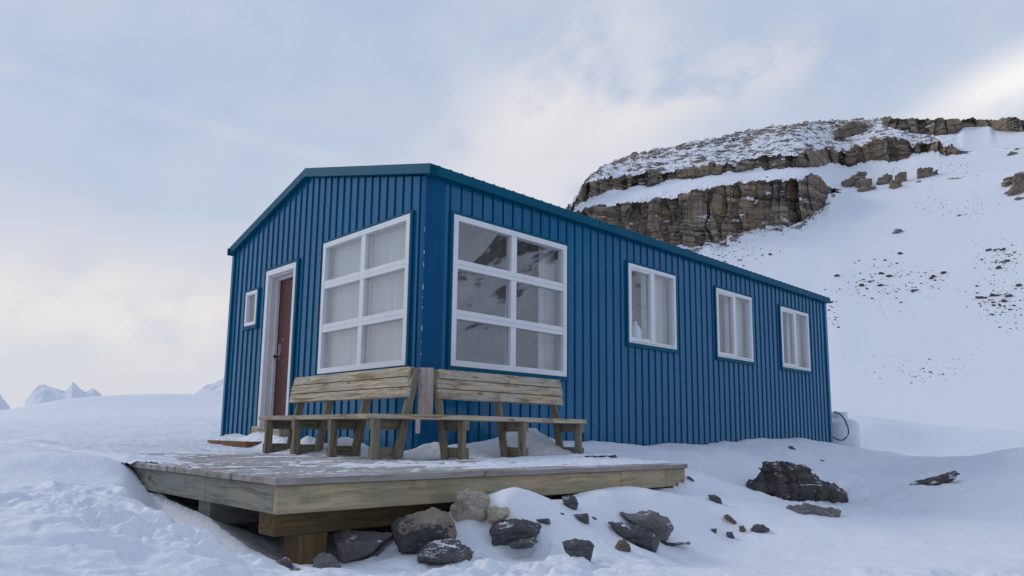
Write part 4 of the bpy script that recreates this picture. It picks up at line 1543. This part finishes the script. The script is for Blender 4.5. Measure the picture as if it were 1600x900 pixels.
M['scree'] = m_rock('dark scree', (0.075, 0.068, 0.064), (0.12, 0.105, 0.095), (0.045, 0.043, 0.045), 0.0, 0.0, 1.5)


def rock(name, outline, label, cat, mt, thick=0.8, seed=0, depth=None, sink=0.35, rough=0.06, crust=None, lvl=3, on=None, tilt=0.25, group=None, blocky=False, hitf=0.18):
    """boulder from its outline: the outline stands at the boulder's own distance, gets a front and a back, and is broken up"""
    r = random.Random(seed + 100)
    us_ = [p[0] for p in outline]
    vs_ = [p[1] for p in outline]
    uc, vb, vt = (min(us_) + max(us_)) / 2, max(vs_), min(vs_)
    if on is not None:
        base = on(uc, vb)
        d = float(np.dot(base - CAM, _F))
    elif depth is None:
        base, d = hit(uc, vb - hitf * (vb - vt))
    else:
        d = depth
    wid = (max(us_) - min(us_)) * d / FPX
    hgt = (vb - vt) * d / FPX
    T = thick * min(wid, hgt * 1.8)
    fw_ = np.array([_F[0], _F[1], 0]) / np.linalg.norm(_F[:2])
    cen_ = at(uc, (vb + vt) / 2, d)
    pts = []
    for u, v in outline:
        p = at(u, v, d)
        pts.append(p + fw_ * r.uniform(-.08, .08) * T)
        q = cen_ + (p - cen_) * r.uniform(.55, .86)
        pts.append(q - fw_ * T * r.uniform(.30, .5) + np.array([0, 0, -tilt * T * .3]))
        q = cen_ + (p - cen_) * r.uniform(.5, .85)
        pts.append(q + fw_ * T * r.uniform(.35, .55))
    # the buried foot
    for u, v in outline:
        if v > vb - 0.4 * (vb - vt):
            p = at(u, v, d)
            q = cen_ + (p - cen_) * .9
            pts.append(np.array([q[0], q[1], p[2] - sink * hgt]))
    bm = bmesh.new()
    for p in pts:
        bm.verts.new(p)
    res = bmesh.ops.convex_hull(bm, input=bm.verts)
    dead = [v for v in bm.verts if not v.link_faces]
    bmesh.ops.delete(bm, geom=dead, context='VERTS')
    bmesh.ops.triangulate(bm, faces=bm.faces[:])
    for k in range(lvl):
        bmesh.ops.subdivide_edges(bm, edges=bm.edges[:], cuts=1, use_grid_fill=True, smooth=0.0)
    sc = max(wid, hgt)
    co = np.array([v.co for v in bm.verts])
    bm.normal_update()
    no = np.array([v.normal for v in bm.verts])
    f = co / sc
    dsp = rough * sc * (fbm(f[:, 0] * 3 + seed, f[:, 1] * 3, f[:, 2] * 3, 4, 0.6) * 0.9)
    led = cell1((f[:, 2] + 0.35 * f[:, 0]) * 9 + seed) - .5
    dsp += rough * sc * 0.35 * led
    if blocky:
        hx = f[:, 0] * _R[0] + f[:, 1] * _R[1]
        dsp = rough * sc * (0.8 * (cell1(hx * 5 + seed) - .5) + 0.5 * (cell1(hx * 11 + seed * 3) - .5) + 0.7 * (cell1(f[:, 2] * 9 + seed) - .5)
                            + 0.4 * fbm(f[:, 0] * 9 + seed, f[:, 1] * 9, f[:, 2] * 9, 3))
    for v, n_, d_ in zip(bm.verts, no, dsp):
        v.co = v.co + Vector(n_ * d_)
    me = bpy.data.meshes.new(name)
    org = np.array([cen_[0], cen_[1], co[:, 2].min()])
    bm.transform(Matrix.Translation(Vector(-org)))
    bm.to_mesh(me)
    me.materials.append(M[mt])
    if crust:
        me.materials.append(M[crust[0]])
        for p in me.polygons:
            w_ = p.center + Vector(org)
            cc = np.array(w_)
            nn_ = fbm(cc[0] * 4, cc[1] * 4, cc[2] * 4, 3)
            if crust[1](np.array(p.normal), cc, float(nn_), cen_, sc):
                p.material_index = 1
    bm.free()
    o = bpy.data.objects.new(name, me)
    COL.objects.link(o)
    o.location = org
    return tag(o, label, cat, group)


rock('boulder', [(614, 823), (622, 812), (645, 808), (660, 798), (678, 794), (702, 800), (710, 815), (712, 833), (695, 838), (690, 845), (655, 850), (640, 856), (622, 852)],
     'dark boulder with a brown crust on top beside the deck beam', 'boulder', 'bouldertop', 0.9, 1, rough=.05,
     crust=('crust', lambda n, c, nn_, ce, sc: n[2] + 0.5 * nn_ > 0.25 and np.dot(c - ce, _R) > -0.22 * sc + .1 * nn_), lvl=4, depth=3.75)
rock('boulder', [(706, 788), (712, 770), (730, 764), (748, 766), (765, 775), (762, 790), (764, 803), (745, 810), (722, 815), (712, 805)],
     'pale lumpy boulder tucked under the deck front', 'boulder', 'granite', 0.9, 2, depth=4.05, rough=.09, lvl=4)
rock('stone', [(760, 797), (775, 791), (792, 794), (797, 802), (790, 808), (770, 813), (762, 808)],
     'small pale speckled stone leaning on the pale lumpy boulder', 'stone', 'granite', 0.9, 3, depth=3.98, rough=.06)
rock('flat_rock', [(648, 862), (655, 850), (690, 847), (715, 844), (728, 850), (741, 861), (737, 870), (715, 873), (695, 869), (680, 873), (665, 878), (652, 871)],
     'flat grey rock with patches of snow on top below the brown crusted boulder', 'rock', 'slate_snow', 0.9, 4, rough=.07, lvl=4, depth=3.5)
rock('rock_slab', [(520, 834), (540, 829), (580, 830), (613, 834), (598, 850), (570, 864), (540, 874), (522, 872)],
     'broad grey rock slab under the deck right of the post', 'rock', 'greystone', 0.8, 5, depth=3.95, rough=.03)
rock('rock_slab', [(764, 823), (775, 815), (805, 810), (826, 811), (846, 822), (844, 832), (828, 838), (800, 847), (780, 848), (766, 840)],
     'dark layered slab lying alone in the snow right of the pale boulder', 'rock', 'slate', 0.9, 6, rough=.06, lvl=4)
rock('flat_rock', [(838, 812), (850, 810), (859, 811), (861, 817), (845, 818)], 'thin dark stone plate touching the upper right end of the layered slab', 'stone', 'slate', 1.0, 7)
rock('flat_rock', [(796, 850), (815, 844), (835, 842), (841, 847), (820, 853), (803, 854)], 'thin dark stone wedged under the layered slab', 'stone', 'slate', 1.0, 8, depth=3.75)
rock('stone', [(877, 776), (890, 774), (898, 776), (904, 786), (902, 794), (895, 796), (884, 788)], 'dark speckled stone in the snow just below the deck front edge', 'stone', 'slate', 0.9, 9)
rock('stone', [(897, 804), (908, 803), (919, 802), (921, 816), (912, 813)], 'small dark triangular stone in the snow', 'stone', 'slate', 0.9, 10)
rock('stone', [(924, 807), (929, 808), (933, 811), (928, 812)], 'tiny dark chip right of the triangular stone', 'stone', 'slate', 0.9, 11, lvl=2)
rock('stone', [(875, 801), (882, 802), (881, 804), (876, 803)], 'tiny dark chip left of the triangular stone', 'stone', 'slate', 0.9, 12, lvl=2)
rock('rock', [(970, 801), (985, 803), (1000, 802), (1016, 797), (1030, 800), (1036, 808), (1046, 816), (1052, 828), (1046, 838), (1025, 834), (1000, 820), (980, 808)],
     'grey brown jagged rock, upper one of a pair in the snow', 'rock', 'greystone', 0.8, 13, rough=.08, lvl=4)
rock('rock', [(949, 814), (962, 815), (985, 823), (1010, 826), (1024, 836), (1027, 848), (1012, 852), (990, 846), (970, 832)],
     'dark wedge shaped rock, lower one of a pair in the snow', 'rock', 'slate', 0.8, 14, rough=.07, lvl=4)
rock('rock', [(877, 847), (898, 843), (922, 846), (928, 853), (924, 866), (920, 875), (898, 876), (888, 868)],
     'blocky dark rock nearest the camera right of centre', 'rock', 'slate', 0.9, 15, rough=.045, lvl=4, depth=3.6)
rock('stone', [(960, 856), (967, 844), (976, 842), (984, 850), (986, 861), (972, 862)], 'rounded brown stone alone in the snow', 'stone', 'brownstone', 0.9, 16, rough=.05)
rock('stone_sliver', [(1012, 851), (1030, 847), (1045, 847), (1079, 846), (1080, 849), (1045, 852), (1035, 854), (1014, 854)], 'long thin dark stone sliver poking out of the snow', 'stone', 'slate', 0.8, 17)
rock('stone', [(1106, 774), (1116, 773), (1125, 778), (1128, 786), (1115, 783)], 'dark flat stone in the snow off the right end of the deck', 'stone', 'slate', 0.9, 18)
rock('stone', [(1073, 744), (1079, 745), (1086, 752), (1080, 751)], 'small dark stone right beside the deck end', 'stone', 'slate', 0.9, 19, lvl=2)
rock('stone', [(1130, 806), (1137, 803), (1142, 807), (1152, 818), (1148, 818), (1138, 811)], 'narrow tan stone lying on the snow slope', 'stone', 'brownstone', 0.9, 20, lvl=2)
rock('stone', [(1155, 822), (1162, 821), (1165, 827), (1160, 832), (1156, 830)], 'small round tan stone below the narrow tan stone', 'stone', 'brownstone', 0.9, 21, lvl=2)
rock('stone', [(1111, 826), (1120, 826), (1119, 832), (1115, 833)], 'small black stone left of the tan stones', 'stone', 'slate', 0.9, 22, lvl=2)
rock('stone', [(1134, 831), (1144, 831), (1148, 840), (1137, 841)], 'small dark grey stone below the tan stones', 'stone', 'slate', 0.9, 23, lvl=2)
rock('stone', [(1174, 828), (1182, 820), (1192, 819), (1203, 829), (1190, 833), (1176, 833)], 'dark blunt stone at the foot of the snow bank', 'stone', 'slate', 0.9, 24)
rock('boulder', [(1168, 765), (1175, 750), (1190, 732), (1200, 726), (1215, 727), (1235, 726), (1252, 731), (1280, 741), (1295, 754), (1318, 765), (1331, 778), (1331, 790), (1310, 792), (1290, 793), (1260, 778), (1220, 763), (1190, 766)],
     'biggest dark mottled boulder in the snow below the side wall', 'boulder', 'bigboulder', 0.8, 25, rough=.075, lvl=5, depth=7.5, blocky=True)
rock('rock_slab', [(1208, 804), (1225, 796), (1235, 789), (1262, 788), (1290, 792), (1313, 798), (1295, 803), (1275, 810), (1252, 819), (1235, 810)],
     'low brown grey slab in front of the biggest boulder', 'rock', 'greystone', 0.9, 26, rough=.07, lvl=4, hitf=0.6)
rock('boulder', [(1418, 765), (1425, 757), (1450, 752), (1478, 744), (1498, 737), (1485, 747), (1462, 755), (1440, 764)],
     'long dark boulder mostly buried in the snow bank on the right', 'boulder', 'bigboulder', 0.8, 27, rough=.04, hitf=0.35)
rock('rock', [(1472, 743), (1480, 738), (1492, 736), (1500, 739), (1490, 745)], 'dark rock tip above the buried long boulder', 'rock', 'bigboulder', 0.9, 28, hitf=0.3)
rock('boulder', [(418, 890), (424, 880), (445, 872), (455, 876), (462, 893), (450, 897), (422, 897)], 'black wet stone at the very front left of the post', 'stone', 'slate', 0.9, 29, depth=3.3)
rock('rock', [(486, 898), (490, 875), (502, 864), (515, 867), (530, 880), (534, 892), (520, 902), (490, 908)], 'upright grey rock at the foot of the deck post', 'rock', 'greystone', 0.9, 30, depth=3.45, lvl=4)
rock('rock', [(446, 905), (452, 889), (466, 888), (475, 896), (478, 908)], 'small grey rock between the black stone and the deck post', 'rock', 'greystone', 0.9, 31, depth=3.2)
rock('rock', [(517, 905), (530, 893), (548, 891), (560, 897), (556, 908)], 'low dark grey rock in front of the broad slab at the photo edge', 'rock', 'slate', 0.9, 32, depth=3.3)
rock('stone', [(586, 864), (598, 856), (603, 853), (600, 860), (588, 866)], 'small dark stone between the broad slab and the flat grey rock', 'stone', 'slate', 0.9, 33, depth=3.6, lvl=2)
rock('stone', [(1232, 697), (1238, 697), (1245, 703), (1238, 703)], 'small olive stone in the snow against the side wall', 'stone', 'brownstone', 0.9, 34, lvl=2)
rock('stone', [(1281, 718), (1289, 720), (1286, 721)], 'tiny dark stone below the far corner of the hut', 'stone', 'slate', 0.9, 35, lvl=2)

# ------------------------------------------------------------------ outcrops and loose stones on the mountain
def outcrop(rects, label, seed):
    """one outcrop: broken blocks leaning on each other, each from its own box, all one mass of rock"""
    r = random.Random(seed + 500)
    vb = max(q[3] for q in rects)
    ub = sum((q[0] + q[2]) / 2 for q in rects) / len(rects)
    d = float(np.dot(on_mountain(ub, vb) - CAM, _F))
    fw_ = np.array([_F[0], _F[1], 0]) / np.linalg.norm(_F[:2])
    bm = bmesh.new()
    px = d / FPX
    for (u0, v0, u1, v1) in rects:
        dq = float(np.dot(on_mountain((u0 + u1) / 2, v1) - CAM, _F))
        dq = d + np.clip(dq - d, -3, 3)
        T = r.uniform(.5, .8) * (u1 - u0) * px
        pts = []
        for uu, vv in ((u0, v0), (u1, v0), (u1, v1 + 2), (u0, v1 + 2), ((u0 + u1) / 2, v0 - .5)):
            for o_ in (-.5, .5):
                p = at(uu + r.uniform(-.16, .16) * (u1 - u0), vv + r.uniform(-.14, .14) * (v1 - v0), dq) + fw_ * T * (o_ + r.uniform(-.15, .15))
                if o_ > 0:
                    p[2] -= r.uniform(0, .2) * T
                pts.append(p)
        vs = [bm.verts.new(p) for p in pts]
        bmesh.ops.convex_hull(bm, input=vs)
    bmesh.ops.delete(bm, geom=[v for v in bm.verts if not v.link_faces], context='VERTS')
    bmesh.ops.triangulate(bm, faces=bm.faces[:])
    for k in range(3):
        bmesh.ops.subdivide_edges(bm, edges=bm.edges[:], cuts=1, use_grid_fill=True)
    bm.normal_update()
    for v in bm.verts:
        h = v.co.x * _R[0] + v.co.y * _R[1]
        a_ = 0.30 * (cell1(np.array([v.co.z / .38 + seed]))[0] - .5) + 0.35 * (cell1(np.array([h / .8 + seed]))[0] - .5) + .22 * float(fbm(v.co.x * 1.2, v.co.y * 1.2, v.co.z * 1.2, 3))
        v.co += v.normal * a_
    me = bpy.data.meshes.new('rock_outcrop')
    co = np.array([v.co for v in bm.verts])
    org = np.array([co[:, 0].mean(), co[:, 1].mean(), co[:, 2].min()])
    bm.transform(Matrix.Translation(Vector(-org)))
    bm.to_mesh(me)
    bm.free()
    me.materials.append(M['outcrop'])
    o = bpy.data.objects.new('rock_outcrop', me)
    COL.objects.link(o)
    o.location = org
    return tag(o, label, 'rock outcrop')


outcrop([(1340, 271, 1350, 284), (1328, 276, 1346, 283), (1318, 283, 1332, 288), (1340, 282, 1357, 293), (1345, 292, 1363, 299)], 'stepped brown outcrop right of the end of the lower cliff', 1)
outcrop([(1372, 280, 1392, 286), (1383, 272, 1393, 281), (1399, 272, 1412, 286), (1392, 284, 1408, 295), (1408, 279, 1416, 284)], 'ragged middle outcrop of the row on the snow right of the lower cliff', 2)
outcrop([(1433, 267, 1458, 278), (1454, 268, 1463, 275)], 'squat reddish block alone on the snow below the upper cliff', 3)
outcrop([(1574, 278, 1590, 290), (1585, 275, 1606, 299), (1567, 287, 1580, 296), (1571, 298, 1606, 305)], 'dark broken outcrop at the right edge of the photo', 4)
outcrop([(1306, 203, 1324, 213), (1316, 194, 1345, 208), (1330, 200, 1351, 211)], 'brown knob standing above the upper cliff', 5)
OC = [
    ('rock_outcrop', [(1396, 364), (1400, 358), (1407, 358), (1411, 363), (1404, 366)], 'lone round boulder in the middle of the snow slope'),
    ('rock_outcrop', [(1573, 242), (1580, 236), (1588, 238), (1587, 243), (1578, 245)], 'grey boulder high on the snow near the right edge'),
    ('rock_outcrop', [(1494, 339), (1499, 334), (1505, 337), (1503, 341)], 'dark block with a smaller one beside it on the right of the slope'),
    ('rock_outcrop', [(1585, 311), (1595, 308), (1606, 309), (1604, 316), (1588, 315)], 'flat dark rock just under the broken outcrop at the right edge'),
]
for k, (nm, ol, lb) in enumerate(OC):
    ol = [(u + random.uniform(-.8, .8), v + random.uniform(-.8, .8)) for u, v in ol]
    rock('boulder', ol, lb, 'boulder', 'outcrop', 0.7, 45 + k, sink=0.5, rough=.15, lvl=2, on=on_mountain)

prot = []
for k in range(6):
    bm = bmesh.new()
    bmesh.ops.create_icosphere(bm, subdivisions=2, radius=0.5)
    r = random.Random(k)
    for v in bm.verts:
        n = float(fbm(v.co.x * 2 + k * 9, v.co.y * 2, v.co.z * 2, 3))
        v.co *= 1 + 0.55 * n
        v.co.z *= 0.7
    me = bpy.data.meshes.new('scree_stone')
    bm.to_mesh(me)
    bm.free()
    me.materials.append(M['scree'])
    prot.append(me)

PATCH = [
    # name, centre u, v, spread u, v, count, label
    ('middle', 1385, 440, 42, 26, 62, 'dark stone in the loose scree patch in the middle of the snow slope', 'stones of the middle scree patch'),
    ('streak', 1462, 436, 24, 12, 20, 'dark stone in the thin scatter right of the middle scree patch', 'stones right of the middle patch'),
    ('right', 1580, 400, 26, 16, 40, 'dark stone in the scree just below the broken outcrop at the right edge', 'stones below the right outcrop'),
    ('lower right', 1580, 470, 28, 26, 62, 'dark stone in the lower scree patch at the right edge', 'stones of the lower right patch'),
    ('roof', 1150, 398, 45, 12, 26, 'dark stone on the snow just above the hut roof line', 'stones above the roof'),
    ('eave', 1312, 490, 10, 22, 14, 'dark stone on the snow beside the far end of the roof', 'stones beside the far roof end'),
    ('low', 1430, 578, 50, 14, 26, 'small dark stone scattered low on the snow slope', 'stones low on the slope'),
]
rp = random.Random(21)
for nm, cu, cv_, su, sv, cnt, lb, gr in PATCH:
    for i in range(cnt):
        u, v = rp.gauss(cu, su * .75), rp.gauss(cv_, sv * .75)
        if u > 1640 or u < 1085:
            continue
        p = on_mountain(u, v)
        d = np.linalg.norm(p - CAM)
        s = min(6.5, 1.1 + rp.paretovariate(1.9) * 0.8) * d / FPX
        if nm == 'low':
            s *= .7
        o = bpy.data.objects.new('scree_stone', prot[i % 6])
        COL.objects.link(o)
        o.location = p + np.array([0, 0, .12 * s])
        o.rotation_euler = (rp.uniform(-.4, .4), rp.uniform(-.4, .4), rp.uniform(0, 6.28))
        o.scale = (s * rp.uniform(.9, 1.5), s, s * rp.uniform(.7, 1.0))
        tag(o, lb, 'stone', gr)
# the finest grit of the patches: nobody could count it
bmv, bmf = [], []
ico = prot[0]
iv = np.array([v.co for v in ico.vertices])
ifc = [tuple(p.vertices) for p in ico.polygons]
bm = bmesh.new()
bmesh.ops.create_icosphere(bm, subdivisions=1, radius=0.5)
iv = np.array([v.co for v in bm.verts])
ifc = [tuple(v.index for v in f.verts) for f in bm.faces]
bm.free()
GR = [(1385, 440, 60, 32, 170), (1462, 436, 35, 18, 60), (1580, 400, 30, 20, 130), (1580, 470, 32, 36, 220), (1150, 398, 60, 16, 90), (1430, 570, 80, 22, 60),
      (1225, 352, 40, 8, 110), (1110, 386, 40, 6, 60), (1530, 320, 40, 14, 70), (1520, 255, 30, 8, 50), (1470, 310, 30, 22, 40), (1312, 490, 14, 26, 30), (1420, 262, 14, 4, 24)]
for cu, cv_, su, sv, cnt in GR:
    for i in range(cnt):
        u, v = rp.gauss(cu, su * .7), rp.gauss(cv_, sv * .7)
        if u > 1650 or u < 1085:
            continue
        p = on_mountain(u, v)
        s = rp.uniform(.6, 1.7) * np.linalg.norm(p - CAM) / FPX
        q = iv * np.array([s * rp.uniform(.8, 1.7), s, s * .7]) * (1 + .25 * np.array([[rp.uniform(-1, 1)] for _ in iv]))
        b = len(bmv)
        bmv += (q + p).tolist()
        bmf += [tuple(b + k for k in f) for f in ifc]
link_mesh('scree', bmv, bmf, M['scree'], None)['kind'] = 'stuff'
